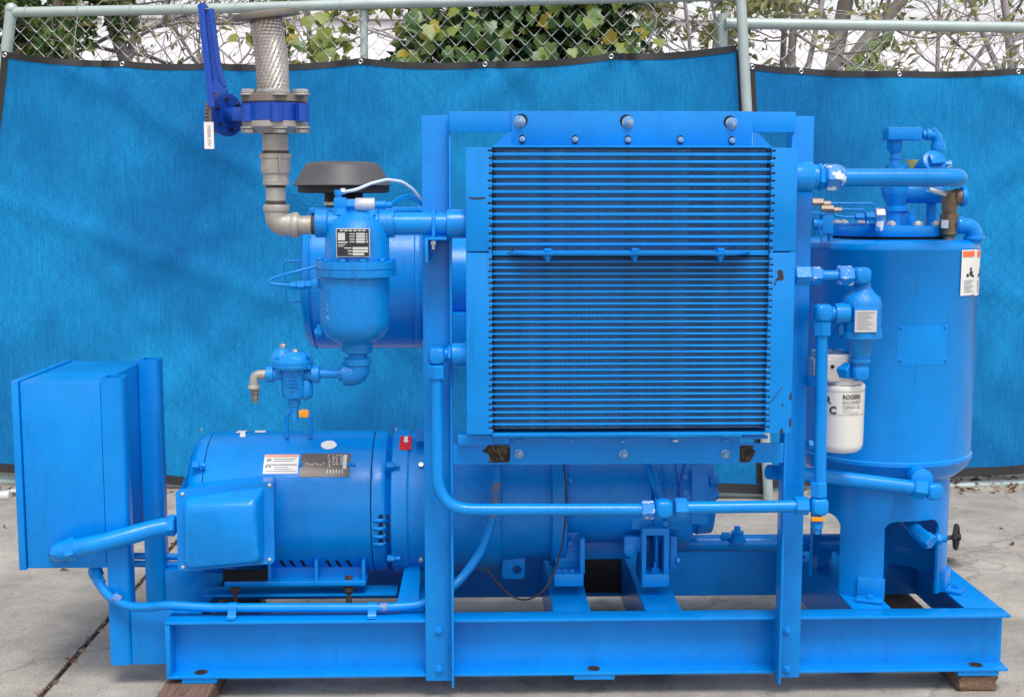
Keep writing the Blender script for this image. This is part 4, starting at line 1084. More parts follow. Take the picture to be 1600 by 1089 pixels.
for i in range(13):
    a = a0 + (a1 - a0) * i / 12
    for rr in (SR - 0.003, SR - 0.0013):
        for z in (z0, z1): vs.append((SX + math.sin(a) * rr, SY - math.cos(a) * rr, z))
for i in range(12):
    q = 4 * i; fs += [(q + 2, q + 3, q + 7, q + 6), (q, q + 2, q + 6, q + 4), (q + 1, q + 5, q + 7, q + 3)]
fs += [(0, 1, 3, 2), (48, 50, 51, 49)]
MB().add(vs, fs).build('rating_plate', 'blue', tank)
for px, py in ((1408, 512), (1477, 511), (1407, 563), (1477, 563)):
    a, z = hit_z(px, py, SX, SY, SR); mb = MB(); mb.sphere((SX + math.sin(a) * (SR + 0.001), SY - math.cos(a) * (SR - 0.001), z), 0.0042, 10); mb.build('rivet', 'blue', tank)

# ---- fittings on the tank head
HY = SY
mb = MB(); hk = K(1400, 330, HY)
LZ(mb, [(340, 15), (363, 17)], 1400, HY, 28); LZ(mb, [(322, 0), (322, 16), (324, 19), (330, 19), (333, 16), (368, 16)], 1401, HY, 28)
LZ(mb, [(258, 0), (258, 18), (266, 18), (266, 15), (268, 15), (268, 20), (280, 21), (296, 23), (306, 22), (318, 15), (324, 14)], 1401, HY, 28)
mpv = mb.build('pressure_valve', 'cast', ROOT, 'blue cast minimum pressure valve on the tank lid')
mb = MB(); TB(mb, [(1401, 300, HY), (1440, 300, HY - 0.01), (1470, 300, HY - 0.02)], 18, 0, 24); mb.build('side_branch', 'cast', mpv)
mb = MB(); LZ(mb, [(236, 7), (246, 7), (246, 9), (249, 9), (249, 7), (262, 8)], 1398, HY, 16); LZ(mb, [(218, 12), (232, 12), (240, 7)], 1398, HY, 16); mb.build('riser', 'blue', mpv)
mb = MB(); bx(mb, 1388, 199, 1442, 219, HY - 0.03, HY + 0.025, 0.005); mb.build('pressure_switch', 'blue', mpv)
mb = MB(); LX(mb, [(1441, 7), (1447, 7), (1447, 9), (1454, 9)], 211, HY, 16); mb.tube([V(1450, 211, HY), V(1463, 211, HY), V(1465, 222, HY), V(1465, 236, HY)], 8 * hk, 0.02, 16); LZ(mb, [(222, 9.5), (228, 10.5), (236, 10), (236, 8)], 1465, HY, 16); mb.tube([V(1457, 202, HY - 0.005), V(1467, 216, HY - 0.005)], 5 * hk, 0, 10); mb.build('elbow', 'blue', mpv)
mb = MB(); c0 = V(1461, 252, HY - 0.06); ax = Vector((0.12, -0.85, 0.42)).normalized()
mb.cyl(c0 - ax * 0.06, c0, 19 * hk, 32, 0.004); mb.build('inspection_cap', 'blue', mpv)
q = ax.to_track_quat('Z', 'Y').to_matrix().to_4x4(); mb = MB(); mb.box(-0.019, 0.019, -0.014, 0.014, 0.0005, 0.016, 0.004, Matrix.Translation(c0) @ q @ Matrix.Rotation(0.1, 4, 'Z')); mb.build('cap_square', 'blue', mpv)
mb = MB(); mb.hexa(V(1476, 257, HY - 0.04), V(1486, 257, HY - 0.04), 6 * hk); mb.cyl(V(1480, 250, HY - 0.04), V(1480, 262, HY - 0.04), 4 * hk, 10); mb.build('cap_bolt', 'chip', mpv)
mb = MB(); bx(mb, 1416, 250, 1442, 268, HY + 0.02, HY + 0.024, 0.001); mb.build('tag_plate', mat('yellowed_plate', (0.35, 0.38, 0.14), 0.5), mpv)
mb = MB(); bx(mb, 1452, 300, 1463, 362, HY - 0.01, HY + 0.02, 0.002); mb.build('bracket', 'blue', mpv); mb = MB(); mb.tube([V(1448, 300, HY - 0.08), V(1480, 308, HY - 0.10)], 4 * hk, 0, 10); mb.build('bracket', 'blue', mpv)
mb = MB(); LZ(mb, [(330, 5), (338, 5), (338, 7), (345, 8), (352, 6), (362, 5)], 1424, HY - 0.05, 16); mb.build('small_port', 'blue', mpv)
# brass safety valve
RY = SY - 0.12; rk = K(1485, 340, RY)
mb = MB(); LZ(mb, [(298, 8), (302, 12), (312, 12.5), (326, 12), (334, 11), (334, 14), (346, 14), (352, 13), (366, 13), (370, 9), (376, 9), (379, 6)], 1483, RY, 24)
rel = mb.build('relief_valve', 'brass', ROOT, 'dull brass relief valve beside the tank lid')
mb = MB(); mb.cyl(V(1490, 308, RY), V(1506, 308, RY), 13 * rk, 24, 0.003); mb.build('side_body', 'brass', rel)
mb = MB(); mb.cyl(V(1500, 308, RY), V(1509, 308, RY), 15 * rk, 24, 0.003); mb.build('side_flange', 'blue', rel)
mb = MB(); mb.tube([V(1492, 352, RY), V(1515, 354, RY), V(1522, 362, RY), V(1522, 382, RY)], 12.5 * rk, 0.03, 20); mb.cyl(V(1494, 352, RY), V(1502, 352, RY), 14 * rk, 20, 0.002); mb.cyl(V(1522, 369, RY), V(1522, 375, RY), 16 * rk, 24, 0.002); mb.build('outlet_elbow', 'blue', rel)
mb = MB(); bx(mb, 1471, 344, 1482, 357, RY - 0.027, RY - 0.024, 0.001); mb.build('tag', mat('pale_blue_tag', (0.55, 0.62, 0.75), 0.5), rel)
mb = MB(); mb.tube([V(1452, 296, RY - 0.02), V(1478, 304, RY - 0.02)], 4 * rk, 0, 8); mb.build('lever', 'steel', rel)
# scavenge lines
GY = SY - 0.16; gk = K(1300, 330, GY)
mb = MB(); TB(mb, [(1298, 318, GY), (1364, 318.5, GY), (1367, 326, GY), (1367, 350, GY)], 1.9, 0.01, 8); TB(mb, [(1314, 327.5, GY), (1350, 328, GY), (1353, 335, GY), (1353, 352, GY)], 1.9, 0.01, 8); TB(mb, [(1304, 337, GY), (1322, 340, GY), (1340, 339, GY)], 2.2, 0.02, 8)
scv = mb.build('scavenge_line', 'blue', ROOT, 'thin blue tubes with brass fittings at the tank lid')
for xa, xb, yc, r in ((1268, 1286, 316, 6.5), (1286, 1298, 318, 4), (1282, 1302, 325.5, 5.5), (1302, 1315, 328, 4)):
    mb = MB(); nutx(mb, xa, xb, yc, r, GY); mb.build('brass_fitting', 'copper', scv)
for xa, xb, yc, r in ((1336, 1350, 339, 5.5), (1352, 1367, 338, 6.5)):
    mb = MB(); nutx(mb, xa, xb, yc, r, GY); mb.build('fitting', 'blue', scv)
mb = MB(); mb.hexa(V(1374, 332, GY), V(1374, 362, GY), 8 * gk); mb.build('sight_glass', 'chip', scv)
mb = MB(); nutx(mb, 1367, 1382, 334, 9, GY); mb.build('fitting', 'alu', scv)
mb = MB(); bx(mb, 1284, 330, 1303, 366, GY, GY + 0.03, 0.004); LZ(mb, [(364, 4), (378, 4)], 1297, GY + 0.015, 12); LX(mb, [(1270, 9), (1280, 9), (1286, 6)], 350, GY + 0.01, 16); bx(mb, 1268, 331, 1290, 336, GY - 0.004, GY + 0.02, 0.002); mb.tube([V(1279, 352, GY), V(1285, 378, GY)], 2 * gk, 0, 8); mb.build('regulator_body', 'blue', scv)
mb = MB(); bx(mb, 1304, 349, 1378, 354, GY + 0.02, GY + 0.03, 0.002); mb.build('line_bracket', 'blue', scv)
# oil return tube at the bottom of the tank, drain valve with handwheel
OYB = SY - SR - 0.03
mb = MB(); TB(mb, [(1200, 737, 0.03), (1290, 744, OYB + 0.02), (1430, 762, OYB)], 11.5, 0.1, 18)
ret = mb.build('return_tube', 'blue', ROOT, 'blue tube sloping across the tank base')
mb = MB(); mb.hexa(V(1425, 761, OYB), V(1446, 764, OYB), 16 * tk, 0.2); mb.build('nut', 'blue', ret)
mb = MB(); block(mb, 1458, 767, 13, OYB); LY(mb, 1442, 750, OYB - 0.01, [(0, 10), (0.004, 17), (0.05, 17)], 20); mb.build('elbow', 'blue', ret)
DY = SY - KR - 0.01
mb = MB(); mb.tube([V(1405, 800, SY - 0.05), V(1432, 830, DY + 0.02), V(1452, 846, DY - 0.02)], 11 * tk, 0.02, 16); mb.hexa(V(1444, 840, DY - 0.005), V(1456, 848, DY - 0.025), 12 * tk)
dv = mb.build('drain_valve', 'blue', ROOT, 'blue drain valve with small black handwheel by the skirt')
mb = MB(); mb.cyl(V(1456, 843, DY - 0.01), V(1478, 840, DY - 0.005), 6.5 * tk, 14, 0.002); mb.hexa(V(1462, 842, DY - 0.01), V(1470, 841, DY - 0.01), 9 * tk); mb.build('valve_bonnet', 'blue', dv)
mb = MB(); mb.cyl(V(1478, 840, DY - 0.005), V(1490, 839, DY - 0.005), 3.5 * tk, 10); mb.build('stem', 'thread', dv)
mb = MB(); wc = V(1494, 838.5, DY - 0.005); ax = Vector((1, -0.55, 0.03)).normalized(); a_, u_, w_ = frame(ax)
rim = [wc + (u_ * math.cos(2 * math.pi * i / 32) + w_ * math.sin(2 * math.pi * i / 32)) * 0.029 * (1 + 0.05 * math.cos(i * math.pi / 2)) for i in range(33)]
mb.tube(rim, 0.0055, 0, 8, caps=False)
for i in range(4):
    t = i * math.pi / 4; mb.tube([wc + (u_ * math.cos(t) + w_ * math.sin(t)) * 0.027, wc - (u_ * math.cos(t) + w_ * math.sin(t)) * 0.027], 0.0035, 0, 6)
mb.cyl(wc - ax * 0.01, wc + ax * 0.012, 0.009, 12, 0.002); mb.build('handwheel', 'black', dv, 'small black spoked handwheel')

# ---- air intake filter housing with rain cap
IY = 0.52
mb = MB(); LX(mb, [(480, 0), (480, 60), (482, 92), (486, 104), (494, 109), (496, 110), (497, 107), (499, 107), (500, 110), (652, 110), (654, 112), (660, 112), (662, 110), (668, 108), (676, 98), (690, 78), (694, 72), (740, 72), (741, 0)], 434, IY, 72)
inh = mb.build('intake_filter_housing', 'blue', ROOT, 'large blue drum-shaped intake air filter housing')
mb = MB(); LX(mb, [(646, 110.6), (646, 111.2), (648, 111.2), (648, 110.6)], 434, IY, 64); mb.build('band', 'blue', inh)
ik = K(540, 280, IY)
mb = MB(); LZ(mb, [(317, 24), (326, 24)], 538, IY, 28); LZ(mb, [(296, 30), (322, 30), (322, 27), (330, 27)], 537, IY, 32); mb.build('inlet_neck', 'black', inh)
mb = MB(); LZ(mb, [(316, 31), (321, 31)], 537, IY, 28); mb.build('neck_clamp', 'steel', inh)
mb = MB(); LZ(mb, [(289, 66), (290, 71), (301, 71), (302, 60), (302, 0)], 537, IY, 48); mb.build('rain_cap_skirt', 'black', inh)
mb = MB(); LZ(mb, [(253, 0), (253.5, 40), (255, 52), (258, 58), (262, 60), (284, 73), (289.5, 76.5), (290.5, 76), (290, 70), (286, 0)], 535, IY, 64); mb.build('rain_cap', 'cap', inh, 'dark grey mushroom rain cap')
mb = MB(); bx(mb, 482, 324, 664, 334, IY - 0.10, IY - 0.06, 0.006); mb.build('housing_saddle', 'blue', inh)
mb = MB()
TB(mb, [(478, 408, IY - 0.12), (448, 408, IY - 0.13), (443, 411, IY - 0.13), (447, 471, IY - 0.13), (478, 471, IY - 0.12)], 1.8, 0.006, 8); TB(mb, [(470, 408, IY - 0.12), (470, 398, IY - 0.12), (476, 396, IY - 0.12)], 1.8, 0.006, 8)
mb.build('cover_handle', 'blue', inh)
for px, py in ((483, 434), (487, 452), (496, 520)):
    mb = MB(); mb.hexa(V(px - 4, py, IY - 0.17), V(px + 6, py, IY - 0.17), 6 * ik); mb.cyl(V(px, py - 7, IY - 0.17), V(px, py + 7, IY - 0.17), 3 * ik, 10); mb.build('cover_clip', 'blue', inh)
mb = MB(); mb.box(V(668, 480, IY).x, V(760, 480, IY).x, IY - 0.15, IY - 0.02, V(700, 535, IY).z, V(700, 482, IY).z, 0.006); mb.build('housing_bracket', 'blue', inh)

# ---- moisture separator
QY = PY
mb = MB(); LZ(mb, [(432, 54), (432, 54.5), (500, 54), (515, 52), (526, 44), (533, 32), (537, 24), (540, 22), (548, 22), (549, 18), (549, 0)], 554.5, QY, 48)
ms = mb.build('moisture_separator', 'cast', ROOT, 'blue cast moisture separator bowl with black nameplate')
mb = MB(); LZ(mb, [(330, 0), (332, 16), (336, 27), (344, 38), (354, 46), (366, 49.5), (408, 50.5), (408, 40)], 558, QY, 48); mb.build('separator_head', 'cast', ms)
mb = MB(); LX(mb, [(493, 20), (494, 21.5), (512, 21.5), (514, 18), (530, 18)], 350, QY, 32); mb.build('port_boss', 'cast', ms); mb = MB(); LX(mb, [(588, 18), (592, 18), (594, 21.5), (616, 21.5), (617, 20)], 350, QY, 32); mb.build('port_boss', 'cast', ms)
mb = MB(); LZ(mb, [(407, 56), (407.5, 62), (418.6, 62.5), (419, 61), (420, 61), (420.4, 62.5), (431, 62), (432, 56)], 557, QY, 48); mb.build('flange', 'cast', ms)
for a in (-80, -48, -16, 16, 48, 80, 130, 180, 230):
    k = K(557, 408, QY); c = V(557, 407.5, QY); q = c + Vector((math.sin(R(a)) * 56.5 * k, -math.cos(R(a)) * 56.5 * k, 0)); mb = MB(); mb.hexa(q, q + Vector((0, 0, 0.0075)), 0.008, R(a)); mb.build('bolt', 'cast', ms)
# nameplate
NYP = QY - 0.083
mb = MB(); bx(mb, 525, 357, 578, 402, NYP, NYP + 0.004, 0.0008); mb.build('nameplate', mat('silver_plate_edge', (0.5, 0.52, 0.55), 0.4, 0.4), ms, 'small black and silver nameplate on the separator head')
mb = MB(); bx(mb, 526.5, 358.5, 576.5, 400.5, NYP - 0.0008, NYP - 0.0002, 0); mb.build('nameplate_face', 'plate', ms)
mb = MB()
for r_ in [(528, 364, 539, 376)] + [(556.5, 364.2 + i * 4.1, 570, 367.4 + i * 4.1) for i in range(4)] + [(551, 386.3 + i * 4.6, 575 - (6 if i == 2 else 0), 389.9 + i * 4.6) for i in range(3)] + [(531 + i * 7, 359.6, 536 + i * 7, 361.6) for i in range(6)] + [(546, 365 + i * 4.1, 554.5, 366.5 + i * 4.1) for i in range(4)] + [(528, 378, 543, 380), (528, 382, 540, 383), (528, 384.5, 537, 385.5), (538, 387, 549, 388.6), (543, 391.5, 550, 393), (544, 396, 550, 397.6), (571.5, 365, 574, 367), (571.5, 369, 574, 371), (571.5, 373, 574, 375), (571.5, 377, 575, 379)]:
    bx(mb, *r_, NYP - 0.0014, NYP - 0.001, 0)
mb.build('nameplate_print', 'silver_ink', ms)
# raised casting letters down the bowl: rows of small cast marks
mb = MB(); r4 = random.Random(3)
cq = V(554.5, 490, QY); kq = K(554.5, 490, QY)
for i in range(13):
    py = 452 + i * 4.6
    a, z = hit_z(513, py, cq.x, cq.y, 54 * kq)
    for j in range(2):
        z_ = z + (j - 0.5) * 0.003; da = 0.012 + r4.random() * 0.03
        vs = []; patch_z(mb, cq.x, cq.y, 54.4 * kq, a - da, a + da, z_ - 0.0009, z_ + 0.0009, 0.0008, 2)
mb.build('cast_lettering', 'chip', ms, fix=False)
mb = MB(); nutz(mb, 508, 523, 500, 5.5, QY - 0.01); mb.build('side_plug', 'blue', ms)
# pressure sensor on top with tubing
k = K(540, 320, QY)
mb = MB(); bx(mb, 521, 309, 541, 329, QY - 0.012, QY + 0.012, 0.004); LZ(mb, [(297, 6.5), (305, 7), (305, 5), (312, 6)], 529, QY, 14); nutx(mb, 541, 556, 320, 9, QY); LZ(mb, [(326, 12), (336, 14)], 532, QY, 16); 
sen = mb.build('pressure_sensor', 'blue', ROOT, 'small pressure transmitter on the separator with silver barrel')
mb = MB(); LX(mb, [(555, 9), (557, 10.5), (584, 10.5), (586, 9)], 320, QY, 24); mb.build('sensor_barrel', mat('scuffed_silver', (0.55, 0.58, 0.66), 0.4, 0.3, scale=60, col2=(0.3, 0.45, 0.7), c2=(0.55, 0.7)), sen)
mb = MB(); nutx(mb, 532, 540, 299, 5, QY); mb.build('tube_fitting', 'alu', sen)
mb = MB(); LZ(mb, [(328, 10), (336, 12)], 582, QY, 16); mb.build('top_plug', 'cast', sen)
mb = MB(); LX(mb, [(586, 6), (602, 6.5), (604, 4.5), (612, 5), (613, 3)], 320.5, QY, 14); mb.build('cable_gland', 'blue', sen)
mb = MB(); TB(mb, [(538, 300, QY), (556, 297, QY), (580, 287, QY + 0.02), (604, 281, QY + 0.04), (628, 284, QY + 0.06), (645, 296, QY + 0.08), (658, 313, QY + 0.10), (664, 326, QY + 0.11)], 2.6, 0.06, 10); mb.build('milky_tube', 'clear', sen, 'clear milky plastic tube arching over the pipe')
for dy in (0, 4):
    mb = MB(); TB(mb, [(612, 318 + dy * 0.5, QY), (622, 309 + dy, QY + 0.02), (636, 305 + dy, QY + 0.04), (650, 309 + dy, QY + 0.07), (664, 322 + dy, QY + 0.09)], 1.5, 0.03, 8); mb.build('sensor_cable', 'blue', sen)
# sensing line on the left
mb = MB(); TB(mb, [(496, 416, QY), (460, 425, QY - 0.01), (428, 434, QY - 0.01), (419, 440, QY - 0.01), (426, 444, QY - 0.01), (455, 446, QY)], 2.3, 0.02, 10)
sl = mb.build('sensing_tube', 'blue', ROOT, 'thin looped blue tube at the separator flange')
mb = MB(); nutx(mb, 453, 464, 446, 6, QY); nutx(mb, 464, 477, 446, 7.5, QY); nutx(mb, 477, 489, 445, 6.5, QY); LX(mb, [(488, 5), (502, 5)], 445, QY, 12); mb.build('fitting', 'blue', sl)
mb = MB(); LY(mb, 493, 444, QY - 0.02, [(0, 4), (0.003, 8), (0.03, 8)], 16); mb.build('valve_body', 'blue', sl)

# ---- drain trap under the separator
mb = MB(); mb.tube([V(559, 566, QY), V(559, 583, QY), V(536, 584.5, QY)], 19 * kq, 0.03, 24)
el = mb.build('drain_elbow', 'cast', ROOT)
mb = MB(); LZ(mb, [(534, 20), (536, 23), (550, 23), (552, 20)], 559, QY, 28); mb.build('outlet_collar', 'cast', el)
mb = MB(); LZ(mb, [(548, 15), (564, 15)], 559, QY, 24); mb.build('threaded_nipple', 'blue', el)
mb = MB(); LZ(mb, [(559, 20), (560, 22), (569, 22), (570, 19)], 559, QY, 28); LX(mb, [(529, 8), (530, 11), (540, 12)], 584, QY, 20); mb.build('elbow_collar', 'cast', el)
mb = MB(); LX(mb, [(498, 7), (533, 7)], 584, QY, 20); mb.build('nipple', 'blue', el)
mb = MB(); LZ(mb, [(576, 20), (582, 20), (600, 19), (612, 19), (620, 17), (622, 14), (624, 10), (634, 9), (635, 7), (640, 7), (641, 6), (652, 6), (660, 5)], 459.5, QY, 28)
tr = mb.build('drain_trap', 'cast', ROOT, 'blue cast condensate drain trap with bolted cap')
mb = MB(); LX(mb, [(416, 10), (417, 12.5), (427, 12.5), (428, 10), (446, 9), (474, 9), (487, 11), (488, 13.5), (499, 13.5), (500, 10)], 585, QY, 28); mb.build('trap_ports', 'cast', tr)
mb = MB(); LZ(mb, [(558, 0), (558, 24), (562, 30.5), (567, 31.5), (569.5, 30.5), (570.5, 31.5), (575, 30), (577, 24), (577, 0)], 458, QY, 32); mb.build('trap_cap', 'cast', tr)
mb = MB(); LZ(mb, [(544, 0), (544.5, 8), (547, 12), (556, 17), (562, 18)], 441, QY + 0.02, 24); LZ(mb, [(549, 0), (550, 12), (556, 22), (560, 25)], 462, QY, 24); mb.build('cap_dome', 'cast', tr)
for px, py, Y in ((442, 536, QY + 0.02), (461, 545, QY)):
    mb = MB(); nutz(mb, py + 2, py + 8, px, 5.2, Y); mb.cyl(V(px, py + 2, Y), V(px, py, Y), 3.2 * kq, 10); mb.build('cap_nut', 'steel', tr)
for px, py in ((434, 561), (451, 565), (482, 556), (470, 563)):
    mb = MB(); q = V(px, py, QY - 0.022); mb.hexa(q, q + Vector((0, 0, 0.005)), 0.006); mb.hexa(q + Vector((0, 0, -0.024)), q + Vector((0, 0, -0.032)), 0.006); mb.build('cap_bolt', 'cast', tr)
mb = MB(); c = V(484, 606, QY); LZ(mb, [(590, 0), (592, 9), (596, 12), (616, 12), (622, 9), (627, 0)], 477, QY + 0.005, 20); mb.build('side_lobe', 'cast', tr)
mb = MB(); 
for xa, xb, py in ((444, 468, 593), (447, 468, 598), (453, 464, 588), (450, 470, 603), (452, 460, 610)):
    bx(mb, xa, py - 0.8, xb, py + 0.6, QY - 0.0345, QY - 0.031, 0.0005)
mb.build('cast_lettering', 'cast', tr)
mb = MB(); bx(mb, 466, 641, 482, 653, QY - 0.012, QY + 0.004, 0.005); mb.build('tap_handle', 'yellow', tr, 'small orange-yellow tap handle')
mb = MB(); mb.tube([V(416, 585, QY), V(402, 585, QY), V(397, 591, QY), V(397, 606, QY)], 7 * kq, 0.016, 18); mb.cyl(V(397, 602, QY), V(397, 608, QY), 9.3 * kq, 18, 0.002); mb.cyl(V(409, 585, QY), V(415, 585, QY), 7.6 * kq, 18, 0.001); ge = mb.build('outlet_elbow', 'galv', tr, 'grey galvanised outlet elbow')
mb = MB(); nutz(mb, 608, 615, 398, 7, QY); nutz(mb, 615, 624, 398.5, 5.5, QY); LZ(mb, [(623, 4.5), (629, 4)], 399, QY, 12); mb.build('hose_nipple', 'flange', tr)

# ---- grey discharge piping, butterfly valve and braided hose
WY = QY
mb = MB(); k = K(440, 300, WY)
mb.tube([V(432, 320, WY), V(432, 351, WY), V(468, 352, WY)], 18 * k, 0.045, 28); mb.cyl(V(432, 320, WY), V(432, 331, WY), 20.5 * k, 28, 0.003); mb.cyl(V(456, 352, WY), V(467, 352, WY), 20 * k, 28, 0.003)
gp = mb.build('outlet_pipe', 'galv', ROOT, 'grey galvanised outlet pipe rising to the valve')
mb = MB(); LX(mb, [(466, 14.5), (494, 14.5)], 352, WY, 24); mb.build('nipple', 'galv', gp); mb = MB(); LZ(mb, [(294, 15.5), (314, 15.5)], 431, WY, 28); mb.build('nipple', 'galv', gp)
for ya, yb, rr in ((288, 295, 15.2), (313.5, 322, 15.3), (236, 241.5, 20.5), (206, 212, 19)):
    mb = MB(); LZ(mb, [(ya, rr), (yb, rr)], 431, WY, 24); mb.build('thread', 'thread', gp)
mb = MB(); LX(mb, [(487, 15), (495, 15)], 352, WY, 24); mb.build('thread', 'thread', gp)
mb = MB(); LZ(mb, [(240.5, 23), (241.5, 24.5), (248, 24.5), (249, 22.5), (264, 22.8), (271, 22), (273.5, 19.5), (281, 19.5), (282, 20.5), (289, 20.5), (290, 19)], 431, WY, 32); mb.build('reducer', 'galv', gp)
mb = MB(); bx(mb, 436, 243, 438.5, 272, WY - 0.0375, WY - 0.03, 0.001); mb.build('casting_seam', 'galv', gp)
mb = MB(); LZ(mb, [(211, 20), (237, 20)], 430.5, WY, 28); mb.build('riser', 'galv', gp)
# valve
mb = MB(); LZ(mb, [(162.5, 44), (163, 49), (190, 49), (190.5, 44)], 430, WY, 40)
bv = mb.build('butterfly_valve', 'navy', ROOT, 'dark blue lever-operated wafer butterfly valve')
for px, Y, r in ((432, WY - 0.07, 11), (473, WY - 0.052, 11), (388, WY - 0.052, 11), (388, WY + 0.05, 11), (473, WY + 0.05, 11)):
    mb = MB(); LZ(mb, [(163, r), (190, r)], px, Y, 8, 0.39); mb.build('valve_lug', 'navy', bv)
mb = MB(); bx(mb, 362, 168, 392, 189, WY - 0.035, WY + 0.0, 0.004); mb.build('valve_neck', 'navy', bv)
c0 = V(352, 180, WY + 0.03); ax = Vector((-0.80, 0.60, 0.0)).normalized(); k = K(352, 181, WY)
mb = MB(); mb.cyl(c0 - ax * 0.010, c0 + ax * 0.0, 34 * k, 40, 0.002); mb.build('notch_plate', 'navy', bv)
a_, u_, w_ = frame(ax)
c0v = c0 - ax * 0.012
mb = MB()
for i in range(6):
    t = R(60 * i + 20); q = c0v + (u_ * math.cos(t) + w_ * math.sin(t)) * 24 * k; mb.cyl(q, q - ax * 0.004, 0.004, 10)
mb.build('plate_screw', 'black', bv)
mb = MB(); mb.cyl(c0 - ax * 0.009, c0 - ax * 0.05, 11 * k, 20, 0.002); mb.build('stem_hub', 'navy', bv)
# notched rim, bare steel teeth
mb = MB()
for i in range(15):
    t = R(70 + i * 9.5); d = Vector((0, 0, 1)) * math.cos(t - R(60)) + (u_ if u_.dot(Vector((-1, 0, 0))) > 0 else -u_) * math.sin(t - R(60))
    q = c0 + d * 33.5 * k + ax * 0.005; mb.cyl(q - ax * 0.005, q + ax * 0.006, 0.0042, 8)
mb.build('notch_teeth', 'flange', bv)
# lever: folded plate with a groove
mb = MB()
L0, L1 = V(340, 150, WY - 0.05), V(322, 12, WY - 0.05)
def lever_strip(dx0, dx1, Y0, Y1, pts):
    ol = [V(px + dx0, py, WY - 0.05) for px, py in pts] + [V(px + dx1, py, WY - 0.05) for px, py in reversed(pts)]
    mb.prism([(p.x, WY + Y0, p.z) for p in ol], (0, Y1 - Y0, 0))
ctrl = [(321, 12), (324, 45), (329, 90), (334, 135), (337, 168)]
lever_strip(-8, 1, -0.072, -0.064, ctrl)
ctrl2 = [(322, 16), (326, 50), (332, 95), (338, 122), (343, 136)]
lever_strip(8, 14, -0.072, -0.064, ctrl2)
lever_strip(-6, 13, -0.062, -0.052, ctrl2)
lever_strip(-8.5, -6, -0.0735, -0.045, ctrl)
tip = [V(322 + math.cos(R(a)) * 8 - 3, 14 - math.sin(R(a)) * 7, WY - 0.05) for a in range(0, 181, 20)]
mb.prism([(p.x, WY - 0.0705, p.z) for p in tip], (0, 0.012, 0))
mb.prism([(p.x, WY - 0.070, p.z) for p in (V(342, 128, WY - .05), V(358, 141, WY - .05), V(355, 148, WY - .05), V(340, 146, WY - .05), V(334, 150, WY - .05), V(334, 130, WY - .05))], (0, 0.012, 0))
mb.build('lever', 'navy', bv, 'dark blue upright valve lever')
mb = MB(); TB(mb, [(334, 152, WY - 0.05), (329, 165, WY - 0.05), (328, 180, WY - 0.05), (329, 192, WY - 0.05)], 2.2, 0.02, 8); mb.build('tag_chain', 'flange', bv)
mb = MB(); bx(mb, 319, 191, 334, 233, WY - 0.0535, WY - 0.0525, 0); tg = mb.build('paper_tag', 'paper', bv, 'white paper tag hanging from the valve')
vs, fs = text_geo('VI800 HV', 8 * k); o = V(323.5, 196, WY - 0.0541); MB().add([o + Vector((v.y, 0, -v.x)) for v in vs], fs).build('tag_print', 'grey_ink', bv, fix=False)
# flanges
kf2 = K(430, 155, WY)
mb = MB(); LZ(mb, [(149.5, 47), (150.5, 51), (161, 51), (162.3, 48), (162.3, 30)], 429, WY, 48); mb.build('flange', 'flange', bv, 'tan steel pipe flange')
mb = MB(); LZ(mb, [(190.6, 44), (191.2, 51), (200, 51), (201, 49), (204, 30), (209, 24), (209, 0)], 430, WY, 48); mb.build('flange', 'galv', bv, 'grey steel pipe flange')
hb = MB(); hb.hexa((0, 0, 0), (0, 0, 0.010), 0.0155, 0.2); hb.cyl((0, 0, 0), (0, 0, -0.004), 0.018, 20, 0.001); hb = hb.mesh('flange_bolt', 'galv')
for (px, Y) in ((387, WY - 0.045), (472, WY - 0.045), (437, WY - 0.066), (395, WY + 0.05), (466, WY + 0.05)):
    put('flange_bolt', hb, bv, mtx=Matrix.Translation(V(px, 149, Y) + Vector((0, 0, 0.003))))
    put('flange_bolt', hb, bv, mtx=Matrix.Translation(V(px + 1, 201.5, Y)) @ Matrix.Rotation(R(180), 4, 'X'))
# braided hose: hundreds of crossing steel ribbons joined into one braid
HT, HB = V(415, 30, WY), V(427, 148, WY); hk2 = K(420, 90, WY); HR = 24.5 * hk2
def hose_c(t):
    p = HB.lerp(HT, t); return p + Vector((0.004 * math.sin(t * math.pi), 0, 0))
mb = MB(); mb.tube([hose_c(i / 12) for i in range(13)], HR - 0.0025, 0, 32)
hose = mb.build('braided_hose', 'braid_base', ROOT, 'stainless steel braided flexible hose with tan flange on top')
mb = MB(); nst = 44
for sgn in (1, -1):
    for j in range(nst):
        vs, fs = [], []
        n = 66
        for i in range(n + 1):
            t = i / n
            ph = 2 * math.pi * (j / nst) + sgn * t * 2 * math.pi * 0.62
            rr = HR * (1 + 0.045 * math.sin(math.pi * t) * 0.6) + 0.0010 * sgn * math.cos(i * math.pi / 1.5 + j * math.pi)
            c = hose_c(t)
            for w in (-0.5, 0.5):
                p2 = ph + w * 0.085
                vs.append((c.x + math.sin(p2) * rr, c.y - math.cos(p2) * rr, c.z + w * 0.002))
        fs = [(2 * i, 2 * i + 1, 2 * i + 3, 2 * i + 2) for i in range(n)]
        mb.add(vs, fs)
mb.build('braid', 'braid', hose, smooth=False, fix=False, kind='stuff')
mb = MB(); mb.cyl(hose_c(0.0), hose_c(0.06), HR + 0.003, 32, 0.002); mb.build('ferrule', 'galv', hose)
mb = MB(); mb.cyl(hose_c(0.95), hose_c(1.0), HR + 0.002, 32, 0.002); mb.build('ferrule', 'flange', hose)
fc2 = V(415, 24, WY); axf = Vector((-0.12, -0.12, 1)).normalized()
mb = MB(); mb.cyl(fc2 - axf * 0.007, fc2 + axf * 0.008, 52.5 * hk2, 56, 0.003); mb.build('flange', 'flange', hose, 'tan steel flange plate on top of the hose')
